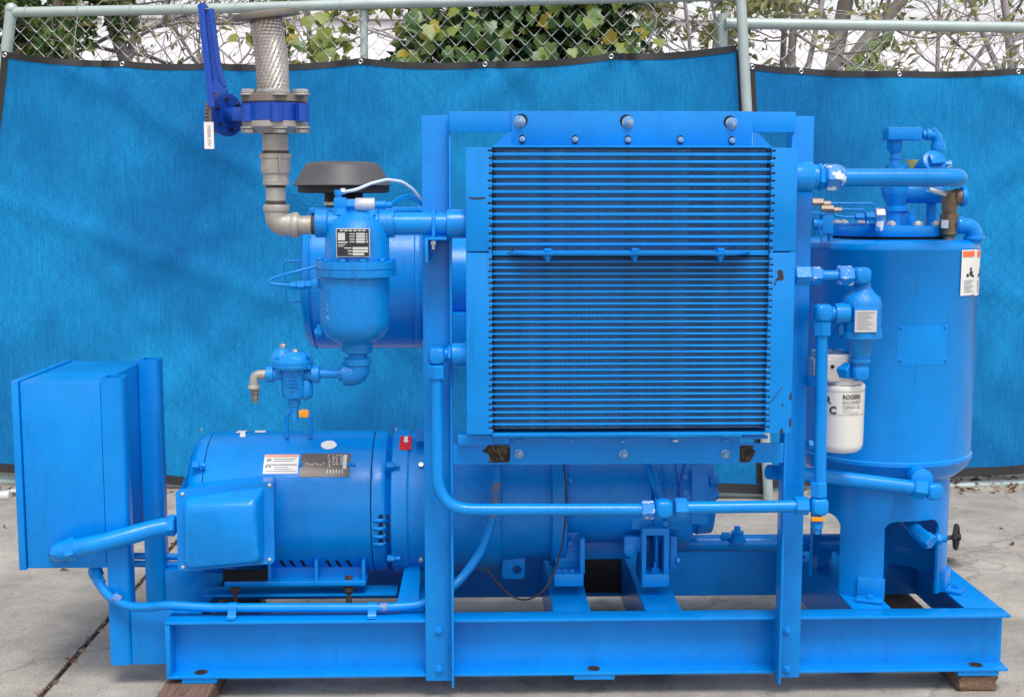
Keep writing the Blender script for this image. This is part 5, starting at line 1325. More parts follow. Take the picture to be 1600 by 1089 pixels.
# ================================================================== timber blocks under the skid
def timber(x0, x1, y0, y1, z1, seed):
    r5 = random.Random(seed); mb = MB(); n = 24
    bm = bmesh.new(); bmesh.ops.create_cube(bm, size=1.0)
    bmesh.ops.subdivide_edges(bm, edges=bm.edges[:], cuts=5, use_grid_fill=True)
    for v in bm.verts:
        v.co = Vector((x0 + (v.co.x + 0.5) * (x1 - x0), y0 + (v.co.y + 0.5) * (y1 - y0), (v.co.z + 0.5) * z1))
        if v.co.z < z1 - 1e-4 and v.co.z > 1e-4 or v.co.y < y0 + 1e-4: v.co += Vector((r5.uniform(-1, 1), r5.uniform(-1, 1), 0)) * 0.0022
    bmesh.ops.bevel(bm, geom=[e for e in bm.edges if e.calc_face_angle(0) > 1.0], offset=0.004, segments=2, affect='EDGES')
    bm.verts.index_update(); mb.add([v.co.copy() for v in bm.verts], [[v.index for v in f.verts] for f in bm.faces]); bm.free()
    return mb.build('timber_block', 'wood')
zblk = ZB - 0.0135
t = timber(V(247, 1070, -0.05).x, V(330, 1070, -0.05).x, -0.16, 0.78, zblk, 1); tag(t, 'weathered timber block under the skid end by the control cabinet', 'block', 'timber blocks under the skid')
t = timber(V(1499, 1060, 0.01).x, V(1560, 1060, 0.01).x, 0.012, 0.74, zblk, 2); tag(t, 'brown timber block under the skid end below the tank', 'block', 'timber blocks under the skid')

# ================================================================== fence panels and windscreen fabric
class Plane:
    def __init__(s, pa, pb):
        s.a = Vector((pa.x, pa.y)); s.d = (Vector((pb.x, pb.y)) - s.a); s.L = s.d.length; s.d.normalize(); s.n = Vector((s.d.y, -s.d.x))   # n points to the camera side
    def hit(s, px, py):
        d = ray(px, py); o = Vector((CAM.x, CAM.y)); dd = Vector((d.x, d.y))
        t = (s.a - o).dot(s.n) / dd.dot(s.n); p = CAM + d * t
        return (Vector((p.x, p.y)) - s.a).dot(s.d), p.z
    def P(s, u, z, off=0.0):
        q = s.a + s.d * u + s.n * off
        return Vector((q.x, q.y, z))
    def px(s, px, py, off=0.0):
        u, z = s.hit(px, py); return s.P(u, z, off)
PL = Plane(V(0, 310, 2.47), V(1160, 310, 2.14))
PR = Plane(V(1160, 310, 2.26), V(1600, 310, 2.34))
RAIL = 0.021
def chain_link(pl, u0, u1, z0, z1, parent, h=0.0355, r=0.0020):
    mb = MB(); n = int((u1 - u0) / h); m = int((z1 - z0) / h)
    vs, fs = [], []
    for j in range(n):
        base = len(vs)
        for i in range(m + 1):
            side = (i + j) % 2
            u = u0 + (j + side) * h + (-0.0012 if side else 0.0012)
            z = z0 + i * h
            off = 0.002 if (i % 2) else -0.002
            for du, do in ((r, 0), (0, r), (-r, 0), (0, -r)):
                vs.append(pl.P(u + du * 0.75, z + du * (0.66 if side else -0.66), off + do))
        for i in range(m):
            for k in range(4):
                a = base + i * 4 + k; b_ = base + i * 4 + (k + 1) % 4
                fs.append((a, b_, b_ + 4, a + 4))
    mb.add(vs, fs)
    return mb.build('chain_link_wires', 'wire', parent, smooth=False, fix=False, kind='stuff')
def fabric_mat():
    m = bpy.data.materials.new('blue_windscreen_fabric'); m.use_nodes = True
    n, l = m.node_tree.nodes, m.node_tree.links
    b = n['Principled BSDF']; b.inputs['Roughness'].default_value = 0.75; b.inputs['Specular IOR Level'].default_value = 0.25
    tc = n.new('ShaderNodeTexCoord')
    def nz(scale, st=(1, 1, 1), det=4, ro=0.6):
        mp = n.new('ShaderNodeMapping'); mp.inputs['Scale'].default_value = st; l.new(tc.outputs['Object'], mp.inputs[0])
        t = n.new('ShaderNodeTexNoise'); t.inputs['Scale'].default_value = scale; t.inputs['Detail'].default_value = det; t.inputs['Roughness'].default_value = ro
        l.new(mp.outputs[0], t.inputs['Vector']); return t.outputs[0]
    def ramp(src, a, ca, b_, cb):
        r = n.new('ShaderNodeValToRGB'); r.color_ramp.elements[0].position, r.color_ramp.elements[1].position = a, b_
        r.color_ramp.elements[0].color, r.color_ramp.elements[1].color = (*ca, 1), (*cb, 1); l.new(src, r.inputs[0]); return r.outputs[0]
    def mul(a, b_, f):
        x = n.new('ShaderNodeMix'); x.data_type = 'RGBA'; x.blend_type = 'MULTIPLY'; x.inputs[0].default_value = f; l.new(a, x.inputs[6]); l.new(b_, x.inputs[7]); return x.outputs[2]
    c = ramp(nz(1.0, det=3), 0.34, (0.007, 0.20, 0.58), 0.66, (0.016, 0.43, 0.98))  # broad mottling: uneven light through the cloth put into the colour
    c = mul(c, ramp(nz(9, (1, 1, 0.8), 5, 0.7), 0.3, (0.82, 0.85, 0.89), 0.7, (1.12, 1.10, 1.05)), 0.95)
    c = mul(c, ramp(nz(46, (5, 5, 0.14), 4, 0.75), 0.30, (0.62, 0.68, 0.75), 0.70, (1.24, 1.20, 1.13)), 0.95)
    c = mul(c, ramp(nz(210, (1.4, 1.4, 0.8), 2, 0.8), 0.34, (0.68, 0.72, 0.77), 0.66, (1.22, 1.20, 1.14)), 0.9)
    # wire mesh shadow through the cloth, painted as faint diamond lines in patches
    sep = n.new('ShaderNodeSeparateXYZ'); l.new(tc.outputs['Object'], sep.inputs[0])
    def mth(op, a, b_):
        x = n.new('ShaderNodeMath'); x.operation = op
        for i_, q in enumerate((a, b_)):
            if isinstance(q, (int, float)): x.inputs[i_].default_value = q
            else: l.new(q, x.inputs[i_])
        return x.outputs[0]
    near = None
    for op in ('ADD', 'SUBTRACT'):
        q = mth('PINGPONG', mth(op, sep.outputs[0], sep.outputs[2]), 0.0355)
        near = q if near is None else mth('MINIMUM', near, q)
    wire_shade = ramp(near, 0.0, (1, 1, 1), 0.0055, (0, 0, 0)); n_ = n.new('ShaderNodeMath')
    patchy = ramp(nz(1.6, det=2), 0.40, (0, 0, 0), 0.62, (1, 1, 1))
    mfac = mth('MULTIPLY', mth('MULTIPLY', wire_shade, patchy), 0.30)
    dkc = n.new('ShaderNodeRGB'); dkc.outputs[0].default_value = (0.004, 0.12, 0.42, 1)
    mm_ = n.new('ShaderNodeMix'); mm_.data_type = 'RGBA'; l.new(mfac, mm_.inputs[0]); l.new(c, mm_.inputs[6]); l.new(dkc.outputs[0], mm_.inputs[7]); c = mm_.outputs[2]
    l.new(c, b.inputs['Base Color'])
    bp = n.new('ShaderNodeBump'); bp.inputs['Strength'].default_value = 0.35; bp.inputs['Distance'].default_value = 0.002
    l.new(nz(450, (1, 1, 0.5), 2), bp.inputs['Height']); l.new(bp.outputs[0], b.inputs['Normal'])
    tr = n.new('ShaderNodeBsdfTranslucent'); mx = n.new('ShaderNodeMixShader'); mx.inputs[0].default_value = 0.46
    l.new(c, tr.inputs['Color']); l.new(b.outputs[0], mx.inputs[1]); l.new(tr.outputs[0], mx.inputs[2]); l.new(mx.outputs[0], n['Material Output'].inputs['Surface'])
    return m
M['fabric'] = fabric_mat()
def interp(tab, x):
    for (xa, ya), (xb, yb) in zip(tab, tab[1:]):
        if x <= xb: return ya + (yb - ya) * (x - xa) / (xb - xa)
    return tab[-1][1]
def smooth_sag(tab, x, sag):
    """edge held at grommets and sagging a little in between"""
    for (xa, ya), (xb, yb) in zip(tab, tab[1:]):
        if x <= xb:
            q = (x - xa) / (xb - xa); return ya + (yb - ya) * q + sag * 4 * q * (1 - q) * (xb - xa) / 200
    return tab[-1][1]
def wave(u, z, s):
    f = 0.010 * math.sin(1.9 * u + 0.6 * z + s) + 0.007 * math.sin(4.7 * u - 2.3 * z + 2 * s) + 0.004 * math.sin(9 * u + 5 * z) * math.sin(3.1 * z + s)
    f += 0.006 * math.sin(2.2 * (u * 0.7 - z * 1.6) * 2.6 + s) * max(0, math.sin(1.3 * u + 0.7 + s))
    f += 0.010 * math.exp(-((z - 0.35 - 0.1 * math.sin(2 * u)) / 0.10) ** 2)
    return max(0.011, 0.022 + 0.6 * f + 0.004 * math.sin(11 * u + 0.8 * math.sin(2.3 * z + s)) + 0.0025 * math.sin(23 * u + 1.7 * z) + 0.015 * math.exp(-((u * 0.55 + z - 1.9 - s * 0.2) / 0.06) ** 2) + 0.013 * math.exp(-((u * 0.8 - z * 0.9 - 0.3 + s * 0.3) / 0.07) ** 2) + 0.013 * math.exp(-((u * 0.35 + z - 1.25) / 0.05) ** 2) + 0.006 * math.exp(-((u * 1.1 + z - 1.45) / 0.06) ** 2) + 0.006 * math.exp(-((u * 0.5 - z + 0.65) / 0.05) ** 2) + sum(0.010 * math.exp(-math.hypot(u - ug, 1.85 - z) / 0.28) * math.cos(7 * math.atan2(u - ug, 1.86 - z)) for ug in (0.45, 1.0, 1.55, 2.1, 2.65)))
def fabric(pl, top, bot, left, right, sag, seed, label, hemw=8.5):
    """cloth between traced top and bottom edges, hung on the camera side of the wires"""
    nu, nv = 180, 64
    def pt(i, j, extra=0.0, iu=None, iv=None):
        fu = (i / nu) if iu is None else iu; fv = (j / nv) if iv is None else iv
        xl_t, xr_t = left[0], right[0]
        pt_x = xl_t + (xr_t - xl_t) * fu; pb_x = left[1] + (right[1] - left[1]) * fu
        ut, zt_ = pl.hit(pt_x, smooth_sag(top, pt_x, sag)); ub, zb_ = pl.hit(pb_x, smooth_sag(bot, pb_x, -sag * 0.6))
        u = ut + (ub - ut) * fv; z = zt_ + (zb_ - zt_) * fv
        return pl.P(u, z, wave(u, z, seed) + extra)
    vs = [pt(i, j) for j in range(nv + 1) for i in range(nu + 1)]
    fs = [(j * (nu + 1) + i, j * (nu + 1) + i + 1, (j + 1) * (nu + 1) + i + 1, (j + 1) * (nu + 1) + i) for j in range(nv) for i in range(nu)]
    o = MB().add(vs, fs).build('windscreen_fabric', 'fabric', fix=False)
    tag(o, label, 'windscreen', 'blue fabric windscreens on the fence')
    hv = hemw / 670.0; hu = hemw / abs(right[0] - left[0]) * 1.1
    def strip(fu0, fu1, fv0, fv1, n, along):
        vs, fs = [], []
        for k in range(n + 1):
            q = k / n
            for w in (0, 1):
                fu, fv = (fu0 + (fu1 - fu0) * q, fv0 + (fv1 - fv0) * w) if along == 'u' else (fu0 + (fu1 - fu0) * w, fv0 + (fv1 - fv0) * q)
                vs.append(pt(0, 0, 0.003, fu, fv))
        fs = [(2 * k, 2 * k + 1, 2 * k + 3, 2 * k + 2) for k in range(n)]
        b_ = MB(); n2 = len(vs)
        d = Vector((pl.n.x, pl.n.y, 0)) * 0.0015
        b_.add(vs, fs); b_.build('hem', 'hem', o, fix=False)
    strip(-0.001, 1.001, -0.002, hv, 180, 'u'); strip(-0.001, 1.001, 1 - hv * 1.6, 1.002, 180, 'u')
    strip(-0.001, hu, hv + 0.001, 1 - hv * 1.7, 60, 'v'); strip(1 - hu, 1.001, hv + 0.001, 1 - hv * 1.7, 60, 'v')
    for gx, _ in top:
        fu = (gx - left[0]) / (right[0] - left[0]); fu = min(max(fu, hu * 0.5), 1 - hu * 0.5)
        c = pt(0, 0, 0.006, fu, hv * 0.5)
        ring_ = MB(); pts = [c + Vector((pl.d.x, pl.d.y, 0)) * 0.0075 * math.cos(R(a)) + Vector((0, 0, 1)) * 0.0075 * math.sin(R(a)) for a in range(0, 361, 24)]
        ring_.tube(pts, 0.0028, 0, 6, caps=False); ring_.build('grommet', 'steel', o)
    return o
# panel behind the motor side
fl = empty('chain_link_fence', PL.P(PL.L / 2, 0)); tag(fl, 'galvanised chain-link fence panel behind the control cabinet and motor', 'fence', 'chain-link fence panels')
def rail(mb, pl, pts, r=RAIL, off=0.0, seg=16):
    return mb.tube([pl.px(x, y, off) for x, y in pts], r, 0, seg)
mb = MB(); rail(mb, PL, [(18, 20), (300, 15), (570, 7), (1160, -7)], 0.0215); mb.build('top_rail', 'fence', fl)
mb = MB(); rail(mb, PL, [(18, 12), (-72, 800)], 0.0235, -0.0); mb.build('post', 'fence', fl)
mb = MB(); rail(mb, PL, [(567, 12), (571, 768)], 0.016, -0.022); mb.build('post', 'fence', fl)
mb = MB(); rail(mb, PL, [(1152, -60), (1199, 786)], 0.021, 0.055); mb.build('post', 'fence', fl)
mb = MB(); rail(mb, PL, [(-90, 751), (600, 767), (1198, 772)], 0.021, -0.02); mb.build('bottom_rail', 'fence', fl)
mb = MB(); mb.sphere(PL.px(18, 15), 0.027, 14); mb.build('post_cap', 'fence', fl)
u0, _ = PL.hit(-40, 400); u1, zt_ = PL.hit(1150, -5); _, ztl = PL.hit(20, 18)
chain_link(PL, u0, u1, 0.06, ztl + 0.0, fl)
for i in range(14):
    mb = MB(); c = PL.px(40 + i * 82, 19 - (40 + i * 82) * 0.0205); pts = [c + Vector((0.006 * math.sin(a), math.cos(a) * 0.0235, math.sin(a) * 0.0235)) for a in [R(q) for q in range(0, 361, 30)]]
    mb.tube(pts, 0.0016, 0, 6, caps=False); mb.build('wire_tie', 'wire', fl)
topL = [(9, 83), (194, 97), (330, 101), (565, 93), (759, 98), (955, 86), (1158, 72)]
botL = [(-70, 734), (120, 742), (300, 757), (600, 758), (900, 765), (1200, 770)]
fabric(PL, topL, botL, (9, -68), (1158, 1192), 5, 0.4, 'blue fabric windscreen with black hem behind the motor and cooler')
# panel behind the tank
fr2 = empty('chain_link_fence', PR.P(PR.L / 2, 0)); tag(fr2, 'galvanised chain-link fence panel behind the oil separator tank', 'fence', 'chain-link fence panels')
mb = MB(); rail(mb, PR, [(1133, 37), (1720, 45)], 0.0225); mb.build('top_rail', 'fence', fr2)
mb = MB(); rail(mb, PR, [(1133, 20), (1140, 770)], 0.021, -0.045); mb.build('post', 'fence', fr2)
mb = MB(); rail(mb, PR, [(1140, 770), (1400, 764), (1720, 752)], 0.019, -0.015); mb.build('bottom_rail', 'fence', fr2)
mb = MB(); rail(mb, PR, [(1718, 40), (1708, 770)], 0.0235); mb.build('post', 'fence', fr2)
u0, _ = PR.hit(1150, 400); u1, zt_ = PR.hit(1715, 44)
chain_link(PR, u0, u1, 0.08, zt_, fr2)
topR = [(1168, 101), (1248, 109), (1402, 113), (1588, 109), (1720, 104)]
botR = [(1190, 760), (1400, 750), (1550, 740), (1720, 733)]
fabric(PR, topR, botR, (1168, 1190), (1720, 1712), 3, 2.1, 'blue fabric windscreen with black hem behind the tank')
# loose pale pipes of a fence foot on the ground
mb = MB(); mb.tube([V(-60, 776, 2.2), V(16, 774, 2.2)], 0.021, 0, 16); mb.tube([V(-20, 776, 2.3), V(60, 764, 2.3)], 0.016, 0, 14)
o = mb.build('loose_pipe', mat('whitish_pipe', (0.62, 0.62, 0.60), 0.45, 0.1), None); tag(o, 'whitish pipe fence foot lying on the concrete by the cabinet', 'pipe')
mb = MB(); mb.tube([V(1110, 798, 1.95), V(1320, 796, 1.95)], 0.019, 0, 16)
o = mb.build('loose_pipe', mat('grey_foot_pipe', (0.42, 0.40, 0.38), 0.5, 0.2), None); tag(o, 'grey pipe fence foot lying on the concrete behind the cooler post', 'pipe')

# ================================================================== pale building beyond
bw = empty('pale_building', (0, 11, 0)); tag(bw, 'long pale rendered building beyond the fence and trees', 'building')
MB().box(-14, 16, 11.0, 16.0, -0.01, 3.15, 0.02).build('wall', 'wall', bw)
MB().box(-14.05, 16.05, 10.95, 16.05, 3.151, 3.27, 0.015).build('parapet_cap', mat('parapet_coping', (0.82, 0.80, 0.83), 0.7), bw)
for x in range(-12, 16, 4): MB().box(x, x + 0.25, 10.94, 10.999, 0, 3.15, 0.01).build('pilaster', 'wall', bw)

# ================================================================== trees and climbers behind the fence
def leaf_material(name, cols, trans=0.35, rough=0.45):
    m = bpy.data.materials.new(name); m.use_nodes = True
    n, l = m.node_tree.nodes, m.node_tree.links; b = n['Principled BSDF']; b.inputs['Roughness'].default_value = rough
    g_ = n.new('ShaderNodeNewGeometry'); r = n.new('ShaderNodeValToRGB'); r.color_ramp.interpolation = 'LINEAR'
    el = r.color_ramp.elements; el[0].position = 0; el[0].color = (*cols[0], 1); el[1].position = 1; el[1].color = (*cols[-1], 1)
    for i, c in enumerate(cols[1:-1]): e = el.new((i + 1) / (len(cols) - 1)); e.color = (*c, 1)
    l.new(g_.outputs['Random Per Island'], r.inputs[0]); l.new(r.outputs[0], b.inputs['Base Color'])
    tr = n.new('ShaderNodeBsdfTranslucent'); mx_ = n.new('ShaderNodeMixShader'); mx_.inputs[0].default_value = trans
    l.new(r.outputs[0], tr.inputs['Color']); l.new(b.outputs[0], mx_.inputs[1]); l.new(tr.outputs[0], mx_.inputs[2]); l.new(mx_.outputs[0], n['Material Output'].inputs['Surface'])
    return m
M['f_evergreen'] = leaf_material('evergreen_foliage', [(0.04, 0.08, 0.03), (0.08, 0.16, 0.04), (0.17, 0.27, 0.07), (0.36, 0.22, 0.14)])
M['f_olive'] = leaf_material('olive_foliage', [(0.18, 0.20, 0.08), (0.32, 0.36, 0.13), (0.46, 0.47, 0.21), (0.50, 0.42, 0.26)])
M['f_spring'] = leaf_material('yellow_green_foliage', [(0.10, 0.14, 0.03), (0.22, 0.26, 0.05), (0.38, 0.38, 0.06), (0.16, 0.20, 0.05)])
M['f_ivyfill'] = leaf_material('inner_ivy_foliage', [(0.02, 0.045, 0.015), (0.045, 0.09, 0.025), (0.08, 0.13, 0.035)], 0.15)  # inner leaves coloured darker, painting in the shade inside the ivy
def rdir(r_, base, spread):
    v = Vector((r_.gauss(0, 1), r_.gauss(0, 1), r_.gauss(0, 1))).normalized()
    return (base * (1 - spread) + v * spread).normalized()
def leaf(mb, p, d, r_, L, W):
    side = d.cross(Vector((r_.gauss(0, 1), r_.gauss(0, 1), r_.gauss(0, 1)))).normalized()
    up = side.cross(d) * 0.18
    a, m_, t = p, p + d * L * 0.45 + up * L, p + d * L
    mb.add([a, m_ + side * W, t, m_ - side * W, ], [(0, 1, 2, 3)])
def grow(tr, lf, p, d, L, r0, depth, r_, par):
    """one limb and what grows from it"""
    n = 5; pts = [p]; dd = d
    for i in range(n):
        dd = rdir(r_, dd, par['wob']); dd = (dd + Vector((0, 0, par['up']))).normalized()
        pts.append(pts[-1] + dd * L / n)
    tr.tube(pts, r0, 0, 6 if r0 > 0.008 else 4, caps=False, r1=r0 * 0.62)
    if depth == 0:
        for i in range(1, n + 1):
            for _ in range(par['leaves']):
                if r_.random() < par['keep']:
                    leaf(lf, pts[i] + Vector((r_.gauss(0, 1), r_.gauss(0, 1), r_.gauss(0, 1))) * 0.01, rdir(r_, dd, 0.75), r_, par['L'] * r_.uniform(0.6, 1.2), par['W'] * r_.uniform(0.7, 1.2))
        return
    k = par['kids']
    for i in range(k):
        q = pts[2 + (i % (n - 1))] if i < k - 1 else pts[-1]
        grow(tr, lf, q, rdir(r_, dd, 0.62), L * r_.uniform(0.5, 0.75), r0 * 0.52, depth - 1, r_, par)
def tree(name, label, group, trunks, seed, lm, par, bark='bark', depth=3, L=0.8):
    """trunks: lists of (px, py, Y) control points with radii in metres"""
    r_ = random.Random(seed); tr, lf = MB(), MB()
    base = V(trunks[0][0][0][0], trunks[0][0][0][1], trunks[0][0][0][2])
    for pts, ra, rb in trunks:
        w = [V(*q) for q in pts]
        foot = Vector((w[0].x, w[0].y, -0.02))
        if w[0].z > 0.2 and pts is trunks[0][0]: w = [foot] + w
        tr.tube(w, ra, 0.25, 10, r1=rb)
        for q in range(par.get('seeds', 7)):
            f = r_.uniform(0.35, 1.0); i = min(int(f * (len(w) - 1)), len(w) - 2); pp = w[i].lerp(w[i + 1], r_.random())
            if pp.z < 1.3: pp = w[-1].lerp(w[-2], r_.random() * 0.6)
            dd = Vector((r_.gauss(0, 1), r_.gauss(0, 0.6), r_.uniform(-0.2, 0.9))).normalized()
            grow(tr, lf, pp, dd, L * r_.uniform(0.6, 1.1), max(0.004, rb * 0.42), depth - 1, r_, par)
    e = empty(name, (base.x, base.y, 0)); tag(e, label, 'tree' if 'vine' not in name else 'plant', group)
    tr.build('trunk', bark, e, smooth=True, fix=False)
    if lf.v: lf.build('crown', lm, e, smooth=False, fix=False)
    return e
GT = 'trees behind the fence'
P_dense = dict(wob=0.25, up=0.0, leaves=8, keep=0.9, L=0.07, W=0.017, kids=4, seeds=14)
P_thin = dict(wob=0.22, up=0.05, leaves=2, keep=0.16, L=0.06, W=0.013, kids=4, seeds=14)
P_bare = dict(wob=0.20, up=0.03, leaves=1, keep=0.10, L=0.06, W=0.012, kids=4, seeds=12)
P_tuft = dict(wob=0.22, up=0.08, leaves=3, keep=0.45, L=0.085, W=0.013, kids=3, seeds=7)
tree('evergreen_tree', 'dense dark green tree behind the fence corner by the cabinet', GT, [([(100, 300, 3.4), (95, 60, 3.4), (80, -60, 3.4)], 0.04, 0.02)], 11, 'f_evergreen', P_dense, L=0.42)
tree('bare_tree', 'bare pale-barked leaning tree left of the upright valve lever', GT, [([(235, 300, 3.9), (196, 95, 3.9), (172, 30, 3.9), (150, -40, 3.9)], 0.045, 0.028), ([(200, 100, 3.9), (215, 30, 3.95), (190, -60, 4.0)], 0.02, 0.012)], 12, 'f_olive', P_thin, L=1.0)
tree('twiggy_tree', 'twiggy thin-leaved tree between the valve lever and the hose', GT, [([(330, 300, 4.3), (315, 90, 4.3), (345, -30, 4.4)], 0.018, 0.009), ([(320, 120, 4.3), (270, 40, 4.2), (250, -40, 4.2)], 0.010, 0.007)], 13, 'f_olive', P_thin, 'twig', L=1.0)
tree('leafy_sapling', 'yellow-green leafy sapling behind the braided hose', GT, [([(500, 300, 3.0), (490, 90, 3.0), (470, -30, 3.0)], 0.022, 0.012)], 14, 'f_spring', dict(P_tuft, L=0.075, W=0.028, keep=0.5, seeds=8), L=0.55)
tree('tufted_tree', 'multi-stemmed tree with narrow pale leaves beside the tall fence post', GT, [([(1240, 300, 3.6), (1236, 90, 3.6), (1246, -20, 3.6), (1256, -120, 3.6)], 0.030, 0.02), ([(1222, 110, 3.7), (1226, 40, 3.7), (1240, -60, 3.8)], 0.016, 0.01), ([(1262, 110, 3.5), (1285, 0, 3.5), (1300, -80, 3.5)], 0.014, 0.009)], 15, 'f_olive', dict(P_tuft, seeds=7), L=0.75)
tree('forked_tree', 'grey forked tree trunk behind the right fence rail above the tank', GT, [([(1305, 300, 3.9), (1303, 100, 3.9), (1322, 0, 3.9), (1330, -120, 3.9)], 0.055, 0.035), ([(1322, 105, 3.8), (1365, 50, 3.8), (1410, 0, 3.75), (1455, -70, 3.7)], 0.038, 0.026), ([(1303, 60, 3.9), (1285, 20, 3.9), (1275, -30, 3.9)], 0.014, 0.01)], 16, 'f_olive', dict(P_tuft, seeds=3, keep=0.4), L=0.6)
tree('spindly_tree', 'spindly tree with drooping pale leaf sprays in the gap above the tank', GT, [([(1460, 300, 4.2), (1465, 90, 4.2), (1470, -40, 4.2)], 0.018, 0.008)], 17, 'f_olive', dict(P_tuft, seeds=6, keep=0.5), 'twig', L=0.6)
tree('bare_tree', 'bare twiggy tree at the far right edge behind the fence', GT, [([(1585, 300, 4.4), (1582, 110, 4.4), (1575, 40, 4.4), (1560, -60, 4.4)], 0.035, 0.022), ([(1560, 110, 4.6), (1530, 40, 4.6), (1490, -60, 4.7)], 0.016, 0.01), ([(1500, 130, 4.6), (1560, 40, 4.7), (1600, -30, 4.8)], 0.012, 0.008)], 18, 'f_olive', dict(P_bare, seeds=10, kids=4), 'twig', L=0.9)

tree('leafy_shrub', 'olive leafy shrub left of the tall fence post above the cooler', GT, [([(1075, 300, 3.3), (1080, 90, 3.3), (1065, -40, 3.3)], 0.016, 0.009), ([(1110, 130, 3.4), (1120, 40, 3.4), (1100, -50, 3.4)], 0.012, 0.008)], 19, 'f_olive', dict(P_tuft, seeds=11, keep=0.6, kids=4, L=0.06, W=0.015), 'twig', L=0.5)
# ivy: single leaves in front, a mass of inner leaves behind them
iv = empty('ivy', (V(830, 300, 2.75).x, 2.75, 0)); tag(iv, 'thick green and yellow ivy growing over the fence above the cooler', 'ivy')
ri = random.Random(21)
def ivy_leaf(m, nm='leaf'):
    o = [(0, -0.05), (0.28, -0.18), (0.52, 0.02), (0.42, 0.26), (0.50, 0.42), (0.26, 0.60), (0, 1.0), (-0.26, 0.60), (-0.50, 0.42), (-0.42, 0.26), (-0.52, 0.02), (-0.28, -0.18)]
    vs = [Vector((x, 0.10 * abs(x) + 0.05 * y * y, -y)) for x, y in o] + [Vector((0, -0.02, -0.35))]
    return MB().add(vs, [(i, (i + 1) % 12, 12) for i in range(12)]).mesh(nm, m, fix=False)
lv = [(ivy_leaf(leaf_material('ivy_leaf_dark', [(0.07, 0.14, 0.04), (0.07, 0.14, 0.04)], 0.2, 0.35)), 5), (ivy_leaf(leaf_material('ivy_leaf_mid', [(0.14, 0.23, 0.06), (0.14, 0.23, 0.06)], 0.25, 0.35)), 5), (ivy_leaf(leaf_material('ivy_leaf_light', [(0.29, 0.36, 0.08), (0.29, 0.36, 0.08)], 0.35, 0.4)), 4), (ivy_leaf(leaf_material('ivy_leaf_yellow', [(0.48, 0.38, 0.03), (0.48, 0.38, 0.03)], 0.35, 0.4)), 1)]
bag = [m_ for m_, w in lv for _ in range(w)]
def ivy_in(px, py):
    if px < 640: return py > 100 - (px - 585) * 0.9 + 20 * ri.random()
    if px > 975: return ri.random() < 0.35
    return not (690 < px < 760 and py < 14) 
cnt = 0
while cnt < 285:
    px, py = ri.uniform(590, 1035), ri.uniform(-45, 118)
    if cnt > 262: px, py = ri.gauss(492, 24), ri.gauss(70, 26)
    elif not ivy_in(px, py): continue
    Y = 2.42 + abs(ri.gauss(0, 0.16)); p = V(px, py, Y)
    s = ri.uniform(0.042, 0.076)
    m4 = Matrix.Translation(p - iv.location) @ Matrix.Rotation(ri.gauss(0, 0.6), 4, 'Y') @ Matrix.Rotation(ri.gauss(-0.25, 0.4), 4, 'X') @ Matrix.Rotation(ri.gauss(0, 0.5), 4, 'Z') @ Matrix.Scale(s, 4)
    o = bpy.data.objects.new('leaf', ri.choice(bag if cnt <= 262 else bag[9:])); sc.collection.objects.link(o); o.parent = iv; o.matrix_basis = m4; cnt += 1
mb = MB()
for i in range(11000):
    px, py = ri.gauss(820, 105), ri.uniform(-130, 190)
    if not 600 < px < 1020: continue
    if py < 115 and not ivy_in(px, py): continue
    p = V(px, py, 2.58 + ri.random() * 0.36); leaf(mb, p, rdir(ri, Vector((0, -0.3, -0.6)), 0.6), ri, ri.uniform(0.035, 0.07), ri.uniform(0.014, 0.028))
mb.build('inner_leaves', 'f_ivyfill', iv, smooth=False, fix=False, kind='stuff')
mb = MB()
for i in range(26):
    px = 640 + i * 14 + ri.uniform(-8, 8); mb.tube([Vector((V(px, 300, 2.8).x, 2.8, 0)), V(px + ri.uniform(-30, 30), 200, 2.75), V(px + ri.uniform(-40, 40), 90, 2.7), V(px + ri.uniform(-60, 60), 20, 2.66), V(px + ri.uniform(-80, 80), -60, 2.66)], 0.008, 0.1, 6, r1=0.003)
mb.tube([V(572, 42, 2.75), V(600, 50, 2.72), V(640, 72, 2.70), V(672, 78, 2.66)], 0.005, 0.1, 6); mb.tube([V(500, 20, 2.8), V(570, 45, 2.75), V(620, 62, 2.7), V(680, 75, 2.66)], 0.006, 0.1, 6); mb.build('stem', 'twig', iv, fix=False)
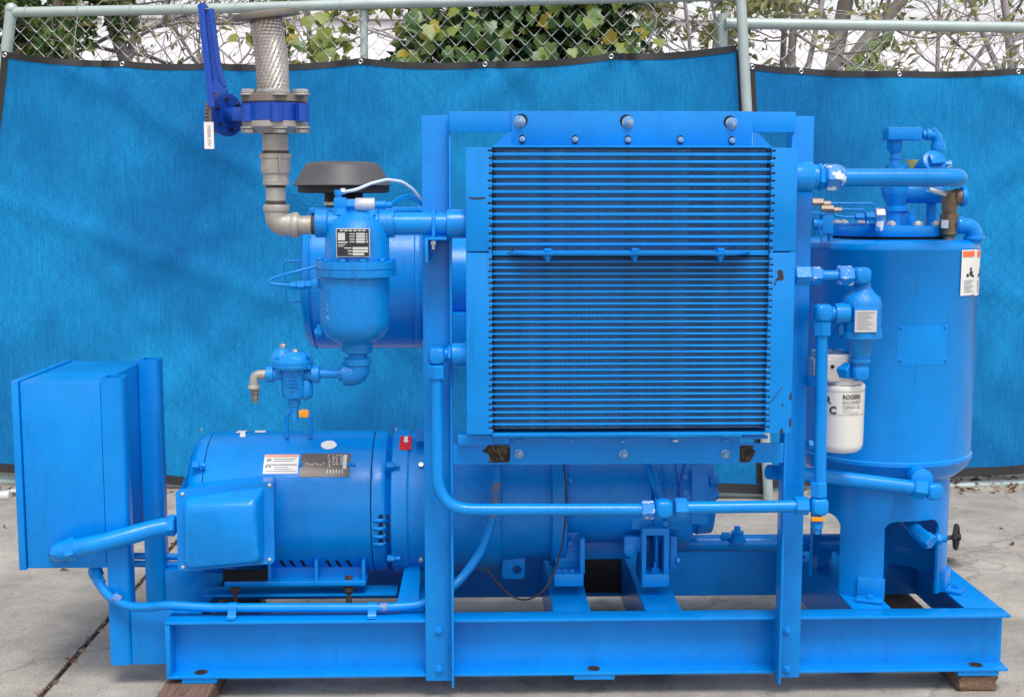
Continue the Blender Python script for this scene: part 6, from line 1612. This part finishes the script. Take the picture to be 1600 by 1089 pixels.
# small climber on the forked trunk
cl = empty('ivy', (V(1350, 300, 3.6).x, 3.6, 0)); tag(cl, 'small ivy climbing the leaning trunk above the tank', 'ivy')
for (px, py) in ((1345, 103), (1356, 96), (1338, 108), (1362, 84), (1372, 82), (1375, 62), (1384, 60), (1366, 66), (1350, 88), (1358, 106), (1370, 100), (1388, 50), (1330, 104)):
    p = V(px, py, 3.55 + ri.random() * 0.1); m4 = Matrix.Translation(p - cl.location) @ Matrix.Rotation(ri.gauss(0, 0.6), 4, 'Y') @ Matrix.Rotation(ri.gauss(-0.3, 0.4), 4, 'X') @ Matrix.Scale(ri.uniform(0.05, 0.08), 4)
    o = bpy.data.objects.new('leaf', ri.choice(bag[3:])); sc.collection.objects.link(o); o.parent = cl; o.matrix_basis = m4
mb = MB(); mb.tube([Vector((cl.location.x, 3.6, 0)), V(1340, 115, 3.6), V(1365, 80, 3.6), V(1385, 50, 3.6)], 0.006, 0.1, 6); mb.build('stem', 'twig', cl, fix=False)

# ================================================================== dead leaves and grit in the joint and along the fence
mb = MB(); rl = random.Random(31)
for i in range(872):
    if i < 320: x, y, z = XJ + rl.uniform(-0.008, 0.008), rl.uniform(-1.5, 3.2), -0.006 + rl.random() * 0.008
    elif i < 860: x, y, z = rl.uniform(-3, 4), 2.2 + abs(rl.gauss(0.12, 0.18)), 0.002 + rl.random() * 0.012
    else: x, y, z = rl.uniform(-2.5, 3), rl.uniform(0.2, 2.2), 0.002
    if i >= 320 and rl.random() < 0.35 and i < 860: x = rl.uniform(1.4, 2.6)
    s = rl.uniform(0.006, 0.016) if i < 320 else rl.uniform(0.012, 0.03)
    a = rl.uniform(0, 6.28); d = Vector((math.cos(a), math.sin(a), rl.uniform(-0.2, 0.3))); leaf(mb, Vector((x, y, max(z, -0.008))), d.normalized(), rl, s * 1.6, s * 0.45)
o = mb.build('leaf_litter', leaf_material('dead_leaves', [(0.16, 0.07, 0.05), (0.28, 0.14, 0.09), (0.36, 0.25, 0.16), (0.10, 0.06, 0.05)], 0.1, 0.7), None, smooth=False, fix=False, kind='stuff')
o['label'] = 'dry reddish leaves in the concrete joint and along the fence foot'; o['category'] = 'leaf litter'
